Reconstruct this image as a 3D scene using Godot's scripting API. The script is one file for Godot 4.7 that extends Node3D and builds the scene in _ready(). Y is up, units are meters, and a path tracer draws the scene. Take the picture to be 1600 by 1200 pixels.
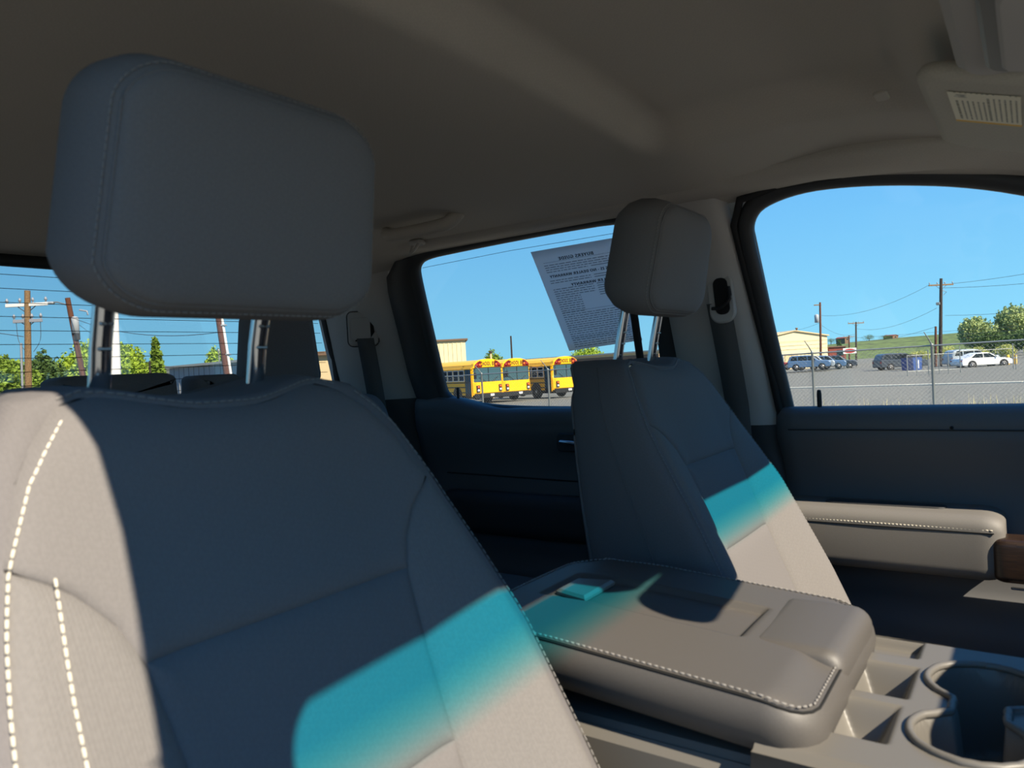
extends Node3D
# A pickup cab seen from its open passenger door: x runs towards the driver's side, y up, z towards the bonnet. Ground near y = 0, cab floor 0.62.

var M := {}
var taken := {}
var rng := RandomNumberGenerator.new()
const GLASS_HALF := 0.585      # upper corner of the windscreen on the driver's side
const GLASS_NEAR := 0.578      # and on the passenger's side
const SUN := Vector3(-0.28, 1.0, 1.075)

# ------------------------------------------------------------------ nodes
func numbered(called: String) -> String:
	if not taken.has(called):
		taken[called] = 0
		return called
	taken[called] += 1
	return "%s_%03d" % [called, taken[called]]

func tag(o: Node, label: String, category: String, group := "", kind := "") -> Node:
	if label: o.set_meta("label", label)
	if category: o.set_meta("category", category)
	if group: o.set_meta("group", group)
	if kind: o.set_meta("kind", kind)
	return o

func thing(called: String, label: String, category: String, at := Vector3.ZERO, turn := 0.0, group := "", kind := "") -> Node3D:
	var o := Node3D.new()
	o.name = numbered(called)
	o.position = at
	o.rotation.y = turn
	add_child(o)
	tag(o, label, category, group, kind)
	return o

func part(called: String, mesh: Mesh, m: Material, parent: Node = null, xf := Transform3D(), label := "") -> MeshInstance3D:
	var o := MeshInstance3D.new()
	o.mesh = mesh
	o.material_override = m
	o.transform = xf
	if parent == null:
		o.name = numbered(called)
		add_child(o)
	else:
		o.name = called
		parent.add_child(o, true)
	if label: o.set_meta("label", label)
	return o

func copy(o: Node3D, label := "") -> Node3D:
	var c: Node3D = o.duplicate()
	c.name = numbered(String(o.name).rstrip("0123456789").trim_suffix("_"))
	add_child(c)
	if label: c.set_meta("label", label)
	return c

func T(at: Vector3, rx := 0.0, ry := 0.0, rz := 0.0) -> Transform3D:
	return Transform3D(Basis.from_euler(Vector3(deg_to_rad(rx), deg_to_rad(ry), deg_to_rad(rz))), at)

# ------------------------------------------------------------------ shapes
func surf(rows: Array, wrap_u := false, wrap_v := false, flip := false, cap := false) -> ArrayMesh:
	var st := SurfaceTool.new()
	st.begin(Mesh.PRIMITIVE_TRIANGLES)
	surf_to(st, rows, wrap_u, wrap_v, flip, cap)
	st.generate_normals()
	return st.commit()

func surf_to(st: SurfaceTool, rows: Array, wrap_u := false, wrap_v := false, flip := false, cap := false) -> void:
	# rows of points; wrap_u joins the ends of each row, wrap_v the last row with the first
	var nr: int = rows.size()
	var nc: int = rows[0].size()
	var r_last: int = nr if wrap_v else nr - 1
	var c_last: int = nc if wrap_u else nc - 1
	st.set_smooth_group(0)
	for i in r_last:
		var a: PackedVector3Array = rows[i]
		var b: PackedVector3Array = rows[(i + 1) % nr]
		for j in c_last:
			var k: int = (j + 1) % nc
			tri(st, a[j], b[j], b[k], flip)
			tri(st, a[j], b[k], a[k], flip)
	if cap:
		st.set_smooth_group(-1)
		for e in [0, nr - 1]:
			var p: PackedVector3Array = rows[e]
			var mid := Vector3.ZERO
			for q in p: mid += q / p.size()
			for j in nc:
				tri(st, mid, p[j], p[(j + 1) % nc], flip != (e == 0))

func tri(st: SurfaceTool, a: Vector3, b: Vector3, c: Vector3, flip := false) -> void:
	if flip:
		st.add_vertex(a); st.add_vertex(c); st.add_vertex(b)
	else:
		st.add_vertex(a); st.add_vertex(b); st.add_vertex(c)

func st_new() -> SurfaceTool:
	var st := SurfaceTool.new()
	st.begin(Mesh.PRIMITIVE_TRIANGLES)
	return st

func done(st: SurfaceTool) -> ArrayMesh:
	st.generate_normals()
	return st.commit()

func ring_of(center: Vector3, dir: Vector3, r: float, n: int, up := Vector3.UP) -> PackedVector3Array:
	var d := dir.normalized()
	var u := up if absf(d.dot(up)) < 0.95 else Vector3.RIGHT
	var a := d.cross(u).normalized()
	var b := a.cross(d)
	var out := PackedVector3Array()
	for k in n:
		var t := TAU * k / n
		out.append(center + (a * cos(t) + b * sin(t)) * r)
	return out

func tube_to(st: SurfaceTool, path: Array, r, sides := 8, cap := true) -> void:
	var rows := []
	for i in path.size():
		var p: Vector3 = path[i]
		var d: Vector3 = path[mini(i + 1, path.size() - 1)] - path[maxi(i - 1, 0)]
		rows.append(ring_of(p, d, r[i] if r is Array else r, sides))
	surf_to(st, rows, true, false, true, cap)

func tube(path: Array, r, sides := 8, cap := true) -> ArrayMesh:
	var st := st_new()
	tube_to(st, path, r, sides, cap)
	return done(st)

func box_to(st: SurfaceTool, c: Vector3, s: Vector3, bev := 0.0, xf := Transform3D()) -> void:
	# a chamfered box
	var h := s / 2
	var b: float = minf(bev, minf(h.x, minf(h.y, h.z)) * 0.98)
	st.set_smooth_group(-1)
	if b <= 0.0:
		for ax in 3:
			for sg in [-1.0, 1.0]:
				var n := Vector3.ZERO; n[ax] = sg
				var u := Vector3.ZERO; u[(ax + 1) % 3] = 1.0
				var v := Vector3.ZERO; v[(ax + 2) % 3] = 1.0
				var q := []
				for e in [[-1, -1], [1, -1], [1, 1], [-1, 1]]:
					q.append(xf * (c + (n + u * e[0] + v * e[1]) * h))
				tri(st, q[0], q[1], q[2], sg > 0); tri(st, q[0], q[2], q[3], sg > 0)
		return
	for ax in 3:
		for sg in [-1.0, 1.0]:
			var q := []
			for e in [[-1, -1], [1, -1], [1, 1], [-1, 1]]:
				var p := Vector3.ZERO
				p[ax] = sg * h[ax]; p[(ax + 1) % 3] = e[0] * (h[(ax + 1) % 3] - b); p[(ax + 2) % 3] = e[1] * (h[(ax + 2) % 3] - b)
				q.append(xf * (c + p))
			tri(st, q[0], q[1], q[2], sg > 0); tri(st, q[0], q[2], q[3], sg > 0)
	for ax in 3:       # edges along axis ax
		var u := (ax + 1) % 3
		var v := (ax + 2) % 3
		for su in [-1.0, 1.0]:
			for sv in [-1.0, 1.0]:
				var q := []
				for e in [[0, -1], [0, 1], [1, 1], [1, -1]]:
					var p := Vector3.ZERO
					p[ax] = e[1] * (h[ax] - b)
					p[u] = su * (h[u] - (b if e[0] == 1 else 0.0))
					p[v] = sv * (h[v] - (0.0 if e[0] == 1 else b))
					q.append(xf * (c + p))
				tri(st, q[0], q[1], q[2], su * sv > 0); tri(st, q[0], q[2], q[3], su * sv > 0)
	for sx in [-1.0, 1.0]:
		for sy in [-1.0, 1.0]:
			for sz in [-1.0, 1.0]:
				var g := Vector3(sx, sy, sz)
				var p := []
				for ax in 3:
					var k := Vector3(b, b, b); k[ax] = 0.0
					p.append(xf * (c + g * (h - k)))
				tri(st, p[0], p[1], p[2], sx * sy * sz > 0)

func box(s: Vector3, bev := 0.0, c := Vector3.ZERO) -> ArrayMesh:
	var st := st_new()
	box_to(st, c, s, bev)
	return done(st)

func rounded(w: float, h: float, r: float, n := 6) -> PackedVector2Array:
	# rounded rectangle, counter-clockwise, w and h are half sizes
	var out := PackedVector2Array()
	for q in 4:
		var cx := (w - r) * (1.0 if q in [0, 3] else -1.0)
		var cy := (h - r) * (1.0 if q in [0, 1] else -1.0)
		for k in n + 1:
			var t := PI / 2 * (q + float(k) / n)
			out.append(Vector2(cx + r * cos(t), cy + r * sin(t)))
	return out

func prism_to(st: SurfaceTool, poly: PackedVector2Array, z0: float, z1: float, bev := 0.0, xf := Transform3D()) -> void:
	# polygon in x, y pulled from z0 to z1, edges chamfered by bev
	var ins := inset(poly, bev)
	var loops := [[ins, z0], [poly, z0 + bev], [poly, z1 - bev], [ins, z1]] if bev > 0 else [[poly, z0], [poly, z1]]
	var rows := []
	for l in loops:
		var r := PackedVector3Array()
		for p in l[0]: r.append(xf * Vector3(p.x, p.y, l[1]))
		rows.append(r)
	st.set_smooth_group(-1)
	var cc := not Geometry2D.is_polygon_clockwise(poly)
	surf_to_flat(st, rows, cc)
	var idx := Geometry2D.triangulate_polygon(ins)
	for k in range(0, idx.size(), 3):
		var a := ins[idx[k]]; var b := ins[idx[k + 1]]; var c := ins[idx[k + 2]]
		var ccw := (b - a).cross(c - a) > 0
		tri(st, xf * Vector3(a.x, a.y, z1), xf * Vector3(b.x, b.y, z1), xf * Vector3(c.x, c.y, z1), ccw)
		tri(st, xf * Vector3(a.x, a.y, z0), xf * Vector3(b.x, b.y, z0), xf * Vector3(c.x, c.y, z0), not ccw)

func surf_to_flat(st: SurfaceTool, rows: Array, flip: bool) -> void:
	for i in rows.size() - 1:
		var a: PackedVector3Array = rows[i]
		var b: PackedVector3Array = rows[i + 1]
		for j in a.size():
			var k: int = (j + 1) % a.size()
			tri(st, a[j], b[j], b[k], not flip)
			tri(st, a[j], b[k], a[k], not flip)

func prism(poly: PackedVector2Array, z0: float, z1: float, bev := 0.0) -> ArrayMesh:
	var st := st_new()
	prism_to(st, poly, z0, z1, bev)
	return done(st)

func inset(poly: PackedVector2Array, d: float) -> PackedVector2Array:
	if d == 0.0: return poly
	var out := PackedVector2Array()
	var s := -1.0 if Geometry2D.is_polygon_clockwise(poly) else 1.0
	var n := poly.size()
	for i in n:
		var e1 := (poly[i] - poly[(i + n - 1) % n])
		var e2 := (poly[(i + 1) % n] - poly[i])
		if e1.length() < 1e-7: e1 = e2
		if e2.length() < 1e-7: e2 = e1
		var n1 := Vector2(-e1.y, e1.x).normalized() * s
		var n2 := Vector2(-e2.y, e2.x).normalized() * s
		var m := (n1 + n2)
		m = m.normalized() if m.length() > 1e-4 else n1
		out.append(poly[i] + m * d / maxf(0.5, m.dot(n1)))
	return out

func lathe_to(st: SurfaceTool, prof: Array, seg := 16, xf := Transform3D()) -> void:
	# prof: [radius, height] from bottom to top, round y
	var rows := []
	for p in prof:
		var r := PackedVector3Array()
		for k in seg:
			var t := TAU * k / seg
			r.append(xf * Vector3(p[0] * cos(t), p[1], p[0] * sin(t)))
		rows.append(r)
	surf_to(st, rows, true, false, false, true)

func lathe(prof: Array, seg := 16) -> ArrayMesh:
	var st := st_new()
	lathe_to(st, prof, seg)
	return done(st)

func curve(pts: Array, n: int) -> Array:
	# smooth points (Vector2 or Vector3) through the given ones
	var out := []
	var m := pts.size() - 1
	for i in n + 1:
		var f := float(i) / n * m
		var k := mini(int(f), m - 1)
		var t := f - k
		var a = pts[maxi(k - 1, 0)]; var b = pts[k]; var c = pts[k + 1]; var d = pts[mini(k + 2, m)]
		out.append(b.cubic_interpolate(c, a, d, t))
	return out

func along(tab: Array, y: float) -> float:
	# piecewise linear table [[y, value], ...] with y falling or rising
	var up: bool = tab[-1][0] > tab[0][0]
	for i in tab.size() - 1:
		var a = tab[i]; var b = tab[i + 1]
		if (y <= b[0]) == up or y == b[0]:
			var t := clampf((y - a[0]) / (b[0] - a[0]), 0.0, 1.0)
			return lerpf(a[1], b[1], t)
	return tab[-1][1]

func ss(a: float, b: float, x: float) -> float:
	return smoothstep(a, b, x)

func stitches(path: Array, gap: float, long: float, r: float) -> ArrayMesh:
	# separate thread stitches along a path
	var st := st_new()
	var pos := 0.0
	for i in path.size() - 1:
		var a: Vector3 = path[i]
		var b: Vector3 = path[i + 1]
		var l := a.distance_to(b)
		while pos < l:
			var p := a.lerp(b, pos / l)
			var d := (b - a).normalized()
			tube_to(st, [p, p + d * long * 0.15, p + d * long * 0.85, p + d * long], [r * 0.5, r, r, r * 0.5], 5, false)
			pos += gap
		pos -= l
	return done(st)

# ------------------------------------------------------------------ materials
func mat(called: String, c: Color, rough := 0.8, metal := 0.0) -> StandardMaterial3D:
	var m := StandardMaterial3D.new()
	m.resource_name = called
	m.albedo_color = c
	m.roughness = rough
	m.metallic = metal
	M[called] = m
	return m

func grain(m: StandardMaterial3D, height: Image, tile: float, depth_cm: float, tone: Image = null, world := false) -> void:
	m.uv1_triplanar = true
	m.uv1_world_triplanar = world
	m.uv1_scale = Vector3.ONE / tile
	m.uv1_triplanar_sharpness = 4.0
	if height:
		m.heightmap_enabled = true
		m.heightmap_texture = tex(height)
		m.heightmap_scale = depth_cm
	if tone:
		m.albedo_texture = tex(tone)

var texes := {}
func tex(im: Image) -> ImageTexture:
	if not texes.has(im): texes[im] = ImageTexture.create_from_image(im)
	return texes[im]

func noise_image(n: int, freq: float, oct: int, lo: float, hi: float, sd: int, kind := FastNoiseLite.TYPE_SIMPLEX) -> Image:
	var f := FastNoiseLite.new()
	f.noise_type = kind
	f.seed = sd
	f.frequency = freq
	f.fractal_octaves = oct
	f.fractal_type = FastNoiseLite.FRACTAL_FBM
	var im := f.get_seamless_image(n, n)
	im.convert(Image.FORMAT_RGB8)
	for y in n:
		for x in n:
			var v := lerpf(lo, hi, im.get_pixel(x, y).r)
			im.set_pixel(x, y, Color(v, v, v))
	return im

func weave_image() -> Image:
	var n := 128
	var im := Image.create(n, n, false, Image.FORMAT_RGB8)
	for y in n:
		for x in n:
			var a := sin(TAU * (x * 8.0 / n))
			var b := sin(TAU * (x * 8.0 + y * 8.0) / n)
			var v := clampf(0.5 + 0.22 * a + 0.26 * b, 0, 1)
			im.set_pixel(x, y, Color(v, v, v))
	return im

func materials() -> void:
	var weave := weave_image()
	var fine := noise_image(256, 0.05, 4, 0.0, 1.0, 3)
	var mottle := noise_image(256, 0.02, 5, 0.93, 1.0, 5)
	var mottle2 := noise_image(256, 0.03, 4, 0.55, 1.0, 9)
	var pebble := noise_image(256, 0.09, 2, 0.0, 1.0, 11, FastNoiseLite.TYPE_CELLULAR)
	grain(mat("seat cloth", Color(0.425, 0.41, 0.405), 0.95), weave, 0.016, 0.014, mottle)
	grain(mat("ribbed cloth", Color(0.445, 0.43, 0.42), 0.95), weave, 0.020, 0.025, mottle)
	grain(mat("side cloth", Color(0.41, 0.395, 0.395), 0.9), weave, 0.016, 0.02, mottle)
	grain(mat("headrest cloth", Color(0.43, 0.42, 0.415), 0.9), fine, 0.014, 0.006, mottle)
	grain(mat("rear cloth", Color(0.41, 0.395, 0.39), 0.95), weave, 0.02, 0.03, mottle)
	mat("thread", Color(0.80, 0.77, 0.70), 0.8)
	mat("grey thread", Color(0.52, 0.505, 0.49), 0.8)
	grain(mat("headliner", Color(0.73, 0.695, 0.65), 1.0), fine, 0.014, 0.006, mottle)
	grain(mat("pillar plastic", Color(0.67, 0.65, 0.63), 0.7), pebble, 0.02, 0.004)
	grain(mat("visor cloth", Color(0.78, 0.755, 0.70), 0.95), fine, 0.02, 0.01, mottle)
	grain(mat("console plastic", Color(0.40, 0.385, 0.36), 0.45), pebble, 0.02, 0.004)
	grain(mat("armrest vinyl", Color(0.335, 0.32, 0.305), 0.5), pebble, 0.012, 0.012, mottle)
	grain(mat("black plastic", Color(0.19, 0.19, 0.195), 0.6), pebble, 0.02, 0.006)
	grain(mat("door vinyl", Color(0.34, 0.34, 0.345), 0.62), pebble, 0.015, 0.008)
	grain(mat("door armrest vinyl", Color(0.43, 0.415, 0.395), 0.6), pebble, 0.012, 0.012, mottle)
	grain(mat("carpet", Color(0.16, 0.16, 0.165), 1.0), fine, 0.03, 0.1, mottle2)
	mat("black rubber", Color(0.09, 0.09, 0.095), 0.7)
	mat("chrome", Color(0.83, 0.83, 0.84), 0.14, 1.0)
	mat("brushed metal", Color(0.62, 0.63, 0.64), 0.35, 1.0)
	mat("dark gap shade", Color(0.05, 0.05, 0.05), 0.9)  # near-black for the screw dot and the painted shade of seams and slots
	var web := mat("webbing", Color(0.31, 0.305, 0.30), 0.75)
	grain(web, weave, 0.01, 0.03)
	var wood := mat("wood trim", Color(0.25, 0.19, 0.145), 0.4)
	var wim := Image.create(128, 256, false, Image.FORMAT_RGB8)
	var fn := FastNoiseLite.new(); fn.seed = 4; fn.frequency = 0.03
	for y in 256:
		for x in 128:
			var v := 0.7 + 0.3 * fn.get_noise_2d(x * 0.3, y * 6.0)
			wim.set_pixel(x, y, Color(v, v * 0.95, v * 0.9))
	grain(wood, null, 0.08, 0.0, wim)
	# glass
	var g := mat("clear glass", Color(0.9, 0.95, 0.95, 0.05), 0.02)
	g.transparency = BaseMaterial3D.TRANSPARENCY_ALPHA
	g = mat("privacy glass", Color(0.25, 0.28, 0.28, 0.16), 0.02)
	g.transparency = BaseMaterial3D.TRANSPARENCY_ALPHA
	mat("dark glass", Color(0.10, 0.14, 0.16), 0.08)
	mat("bus glass", Color(0.22, 0.33, 0.36), 0.10)
	var paper := mat("paper", Color(0.93, 0.92, 0.91), 0.9)
	paper.backlight_enabled = true
	paper.backlight = Color(1, 1, 1)
	# outside
	grain(mat("asphalt", Color(0.56, 0.555, 0.50), 0.95), fine, 5.0, 1.0, noise_image(512, 0.06, 6, 0.45, 1.0, 17), true)
	grain(mat("dry verge", Color(0.58, 0.54, 0.40), 1.0), fine, 1.5, 1.0, mottle2, true)
	grain(mat("hill grass", Color(0.42, 0.50, 0.22), 1.0), fine, 30.0, 20.0, mottle2, true)
	grain(mat("far ridge", Color(0.40, 0.42, 0.36), 1.0), fine, 400.0, 30.0, mottle2, true)
	mat("line paint", Color(0.88, 0.86, 0.78), 0.8)
	mat("kerb concrete", Color(0.78, 0.76, 0.68), 0.9)
	mat("galvanised", Color(0.55, 0.565, 0.55), 0.5, 0.6)
	mat("wire", Color(0.30, 0.31, 0.32), 0.6, 0.3)
	grain(mat("pole wood", Color(0.62, 0.49, 0.33), 0.95), fine, 0.5, 0.5, mottle2)
	grain(mat("brown pole wood", Color(0.46, 0.27, 0.17), 0.95), fine, 0.5, 0.5, mottle2)
	grain(mat("dark pole wood", Color(0.26, 0.22, 0.19), 0.95), fine, 0.5, 0.5, mottle2)
	mat("insulator", Color(0.55, 0.56, 0.58), 0.3)
	mat("transformer grey", Color(0.60, 0.62, 0.63), 0.5)
	mat("white paint", Color(0.86, 0.85, 0.82), 0.6)
	mat("cream siding", Color(0.86, 0.80, 0.63), 0.8)
	mat("tan siding", Color(0.80, 0.71, 0.54), 0.8)
	mat("brown trim", Color(0.42, 0.33, 0.25), 0.8)
	mat("grey siding", Color(0.55, 0.565, 0.575), 0.8)
	mat("light roof", Color(0.72, 0.70, 0.64), 0.7)
	mat("bus yellow", Color(0.99, 0.73, 0.03), 0.35)
	mat("bus black", Color(0.06, 0.06, 0.06), 0.5)
	mat("signal red", Color(0.50, 0.08, 0.06), 0.4)
	mat("amber", Color(0.85, 0.36, 0.05), 0.35)
	mat("lamp glass", Color(0.85, 0.86, 0.86), 0.1)
	mat("tyre", Color(0.08, 0.08, 0.08), 0.9)
	mat("wheel rim", Color(0.60, 0.60, 0.60), 0.4, 0.5)
	for c in [["blue car", Color(0.30, 0.42, 0.55)], ["silver car", Color(0.62, 0.66, 0.68)], ["white car", Color(0.88, 0.88, 0.86)], ["red car", Color(0.50, 0.10, 0.12)], ["dark car", Color(0.16, 0.20, 0.24)]]:
		var p := mat(c[0], c[1], 0.3)
		p.clearcoat_enabled = true
		p.clearcoat = 0.6
	mat("bin blue", Color(0.10, 0.25, 0.50), 0.6)
	mat("tarp blue", Color(0.05, 0.28, 0.65), 0.6)
	mat("bollard yellow", Color(0.92, 0.72, 0.18), 0.6)
	mat("sign white", Color(0.88, 0.88, 0.85), 0.5)
	mat("sign red", Color(0.62, 0.10, 0.09), 0.5)
	mat("brick red", Color(0.45, 0.22, 0.17), 0.9)
	mat("ink", Color(0.13, 0.13, 0.14), 0.8)
	mat("grey ink", Color(0.50, 0.50, 0.51), 0.8)
	for c in [["bright leaves", Color(0.60, 0.70, 0.20)], ["green leaves", Color(0.48, 0.58, 0.18)], ["dark leaves", Color(0.30, 0.40, 0.18)], ["grey leaves", Color(0.60, 0.66, 0.42)], ["pale leaves", Color(0.72, 0.74, 0.42)]]:
		var l := mat(c[0], c[1], 0.8)
		l.vertex_color_use_as_albedo = true
		l.backlight_enabled = true
		l.backlight = Color(0.5, 0.5, 0.5)
	grain(mat("bark", Color(0.25, 0.19, 0.14), 1.0), fine, 0.6, 1.0, mottle2)
	mat("dry stems", Color(0.78, 0.74, 0.52), 0.9)

func _ready() -> void:
	# ---------------------------------------------------------------- camera, sky, sun, exposure
	var cam := Camera3D.new()
	cam.name = "camera"
	var lens := CameraAttributesPhysical.new()
	lens.frustum_focal_length = 23.0
	lens.frustum_focus_distance = 3.2
	lens.exposure_aperture = 10.0
	lens.frustum_far = 3000.0
	lens.frustum_near = 0.02
	cam.attributes = lens
	add_child(cam)
	var back := Vector3(-0.81584, 0.02217, 0.57785)
	var right := Vector3(0.57615, -0.05446, 0.81553)
	cam.transform = Transform3D(Basis(right, back.cross(right), back).orthonormalized(), Vector3(-0.715, 1.51, 0.59))
	cam.keep_aspect = Camera3D.KEEP_HEIGHT
	cam.fov = rad_to_deg(2.0 * atan(600.0 / 1150.0))
	cam.far = 3000.0
	var env := Environment.new()
	env.background_mode = Environment.BG_SKY
	var sky_mat := ProceduralSkyMaterial.new()
	sky_mat.sky_top_color = Color(0.17, 0.53, 0.89)
	sky_mat.sky_horizon_color = Color(0.53, 0.81, 0.92)
	sky_mat.sky_curve = 0.22
	sky_mat.sky_energy_multiplier = 1.0
	sky_mat.ground_horizon_color = Color(0.55, 0.55, 0.50)
	sky_mat.ground_bottom_color = Color(0.35, 0.34, 0.32)
	sky_mat.sun_angle_max = 0.0
	var sky := Sky.new()
	sky.sky_material = sky_mat
	env.sky = sky
	env.tonemap_mode = Environment.TONE_MAPPER_LINEAR
	env.tonemap_exposure = 1.3
	env.volumetric_fog_enabled = true
	env.volumetric_fog_density = 0.0
	env.sdfgi_enabled = true
	env.ssao_enabled = true
	env.ssil_enabled = true
	var we := WorldEnvironment.new()
	we.name = "surroundings"
	we.environment = env
	add_child(we)
	var sun := DirectionalLight3D.new()
	sun.name = "sun"
	sun.light_color = Color(1.0, 0.95, 0.86)
	sun.light_energy = 2.75
	sun.light_angular_distance = 0.53
	sun.shadow_enabled = true
	sun.transform = Transform3D(Basis.looking_at(-SUN.normalized()), Vector3(0, 30, 0))
	add_child(sun)
	rng.seed = 7
	materials()
	# ---------------------------------------------------------------- the cab
	ceiling()
	for s in [1.0, -1.0]: side(s)
	front_door()
	pillars()
	rear_wall()
	floor_and_dash()
	windscreen()
	bonnet()
	seat(-0.400, -1.0, "grey cloth front passenger seat with cream stitching and tall headrest")
	seat(0.385, 1.0, "grey cloth driver's seat beside the driver's door and lifted console lid")
	console()
	rear_bench()
	fittings()
	buyers_paper()
	# ---------------------------------------------------------------- outside
	outside()

# ------------------------------------------------------------------ cab shell
func side_x(y: float) -> float:
	if y <= 1.40: return 0.835
	return 0.835 - 0.135 * pow((y - 1.40) / 0.40, 1.12)

func roof_y(x: float, z: float) -> float:
	var ax := absf(x)
	var y := 1.862 - 0.020 * pow(ax / 0.5, 2.0)
	y -= 0.020 * ss(0.54, 0.72, ax)
	y -= 0.085 * pow(ss(-0.62, -1.06, z), 1.3)
	y -= 0.050 * ss(0.30, 0.72, z)
	# shallow recess pressed into the lining above the front seats
	var pan := (1.0 - ss(0.37, 0.44, ax)) * ss(0.076, 0.124, z) * (1.0 - ss(0.44, 0.50, z))
	y = lerpf(y, 1.792, ss(0.46, 0.72, z) * (1.0 - ss(0.6, 0.7, ax)))
	return y + 0.042 * pan

func ceiling() -> void:
	var c := thing("ceiling", "grey brown cloth headliner over the cab, a shallow recess above the front seats", "headliner", Vector3(0, 1.8, 0), 0, "", "structure")
	var d := T(Vector3(0, -1.8, 0))
	var rows := []
	var zs := []
	var z := -1.06
	while z < 0.725:
		zs.append(z)
		z += 0.012 if z > 0.04 and z < 0.52 else 0.03
	for zz in zs:
		var r := PackedVector3Array()
		for k in 81:
			var x := lerpf(-0.70 + 0.125 * ss(-0.02, 0.34, zz) - 0.055 * ss(0.44, 0.68, zz), 0.70, k / 80.0)
			r.append(Vector3(x, roof_y(x, zz), zz))
		rows.append(r)
	part("lining", surf(rows), M["headliner"], c, d)
	# steel roof above
	rows = []
	for k in 25:
		var zz := lerpf(-1.12, 0.76, k / 24.0)
		var r := PackedVector3Array()
		for j in 21:
			var x := lerpf(-1.0, 1.0, j / 20.0)
			var hw := 0.745 if x > 0 else 0.745 - 0.155 * ss(0.0, 0.36, zz)
			r.append(Vector3(x * hw, 1.93 - 0.085 * pow(absf(x), 4.0) * (1.0 - 0.85 * ss(0.30, 0.70, zz)) - 0.09 * ss(-0.7, -1.12, zz) - 0.10 * ss(0.40, 0.76, zz), zz))
		rows.append(r)
	part("roof_skin", surf(rows, false, false, true), M["white car"], c, d)
	# front edge closes lining and skin
	for e in [[0.715, 0.76], [-1.06, -1.12]]:
		var a := PackedVector3Array(); var b := PackedVector3Array()
		for j in 41:
			var x := lerpf(-0.63 if e[0] > 0 else -0.70, 0.70, j / 40.0)
			a.append(Vector3(x, roof_y(x, e[0]), e[0] - signf(e[0]) * 0.01))
			b.append(Vector3(x * 1.06, 1.93 - 0.085 * pow(absf(x) / 0.70, 4.0) * (0.15 if e[0] > 0 else 1.0) - 0.098, e[1]))
		part("header", surf([a, b]), M["black plastic"], c, d)
	# small clip in the lining by the visor
	part("clip_slot", prism(rounded(0.016, 0.008, 0.004, 3), -0.002, 0.002, 0.001), M["headliner"], c, T(Vector3(0.33, 0.027, 0.445), 90, 0, 0))

func ring_frame(outline: Array, w: float, thick: float, s: float, out_x := 0.0) -> ArrayMesh:
	# frame round a window: outline is (z, y) points; w the width outwards, thick towards the cab
	var poly := smooth(outline)
	var big := inset(poly, -w)
	var lip := inset(poly, -0.006)
	var edge := inset(poly, -(w - 0.008))
	var loops := [[poly, 0.0], [poly, -0.010], [lip, -thick], [edge, -thick], [big, -thick + 0.010], [big, 0.006]]
	var rows := []
	for l in loops:
		var r := PackedVector3Array()
		for p in l[0]: r.append(Vector3((side_x(p.y) + l[1] + out_x) * s, p.y, p.x))
		rows.append(r)
	return surf(rows, true, true, s > 0)

func smooth(outline: Array) -> PackedVector2Array:
	# cut the corners of the window outline twice
	var p := PackedVector2Array(outline)
	for turn in 2:
		var q := PackedVector2Array()
		for i in p.size():
			var a := p[i]; var b := p[(i + 1) % p.size()]
			q.append(a.lerp(b, 0.25)); q.append(a.lerp(b, 0.75))
		p = q
	return p

func pane(outline: Array, s: float) -> ArrayMesh:
	# curved glass on the window's outline
	var st := st_new()
	var ys := []
	for k in 15: ys.append(lerpf(1.36, 1.82, k / 14.0))
	var poly := inset(smooth(outline), -0.008)
	for k in 14:
		var band := PackedVector2Array([Vector2(-2, ys[k]), Vector2(2, ys[k]), Vector2(2, ys[k + 1]), Vector2(-2, ys[k + 1])])
		for piece in Geometry2D.intersect_polygons(poly, band):
			var idx := Geometry2D.triangulate_polygon(piece)
			for q in range(0, idx.size(), 3):
				var v := []
				for e in 3:
					var p: Vector2 = piece[idx[q + e]]
					v.append(Vector3((side_x(p.y) - 0.004) * s, p.y, p.x))
				st.set_smooth_group(0)
				tri(st, v[0], v[1], v[2])
	return done(st)

const FRONT_WINDOW := [Vector2(0.198, 1.398), Vector2(0.192, 1.398), Vector2(0.1915, 1.404), Vector2(0.178, 1.53), Vector2(0.167, 1.67), Vector2(0.161, 1.735), Vector2(0.166, 1.765), Vector2(0.188, 1.786), Vector2(0.254, 1.799), Vector2(0.33, 1.796), Vector2(0.41, 1.785), Vector2(0.50, 1.767), Vector2(0.59, 1.738), Vector2(0.72, 1.680), Vector2(0.88, 1.585), Vector2(1.04, 1.47), Vector2(1.10, 1.41), Vector2(1.09, 1.398)]
const REAR_WINDOW := [Vector2(-0.085, 1.405), Vector2(-0.078, 1.50), Vector2(-0.070, 1.62), Vector2(-0.066, 1.75), Vector2(-0.075, 1.785), Vector2(-0.10, 1.801), Vector2(-0.25, 1.803), Vector2(-0.40, 1.802), Vector2(-0.56, 1.799), Vector2(-0.655, 1.796), Vector2(-0.682, 1.783), Vector2(-0.690, 1.76), Vector2(-0.703, 1.615), Vector2(-0.712, 1.47), Vector2(-0.705, 1.446), Vector2(-0.67, 1.432), Vector2(-0.60, 1.421), Vector2(-0.50, 1.412), Vector2(-0.33, 1.408)]

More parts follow.
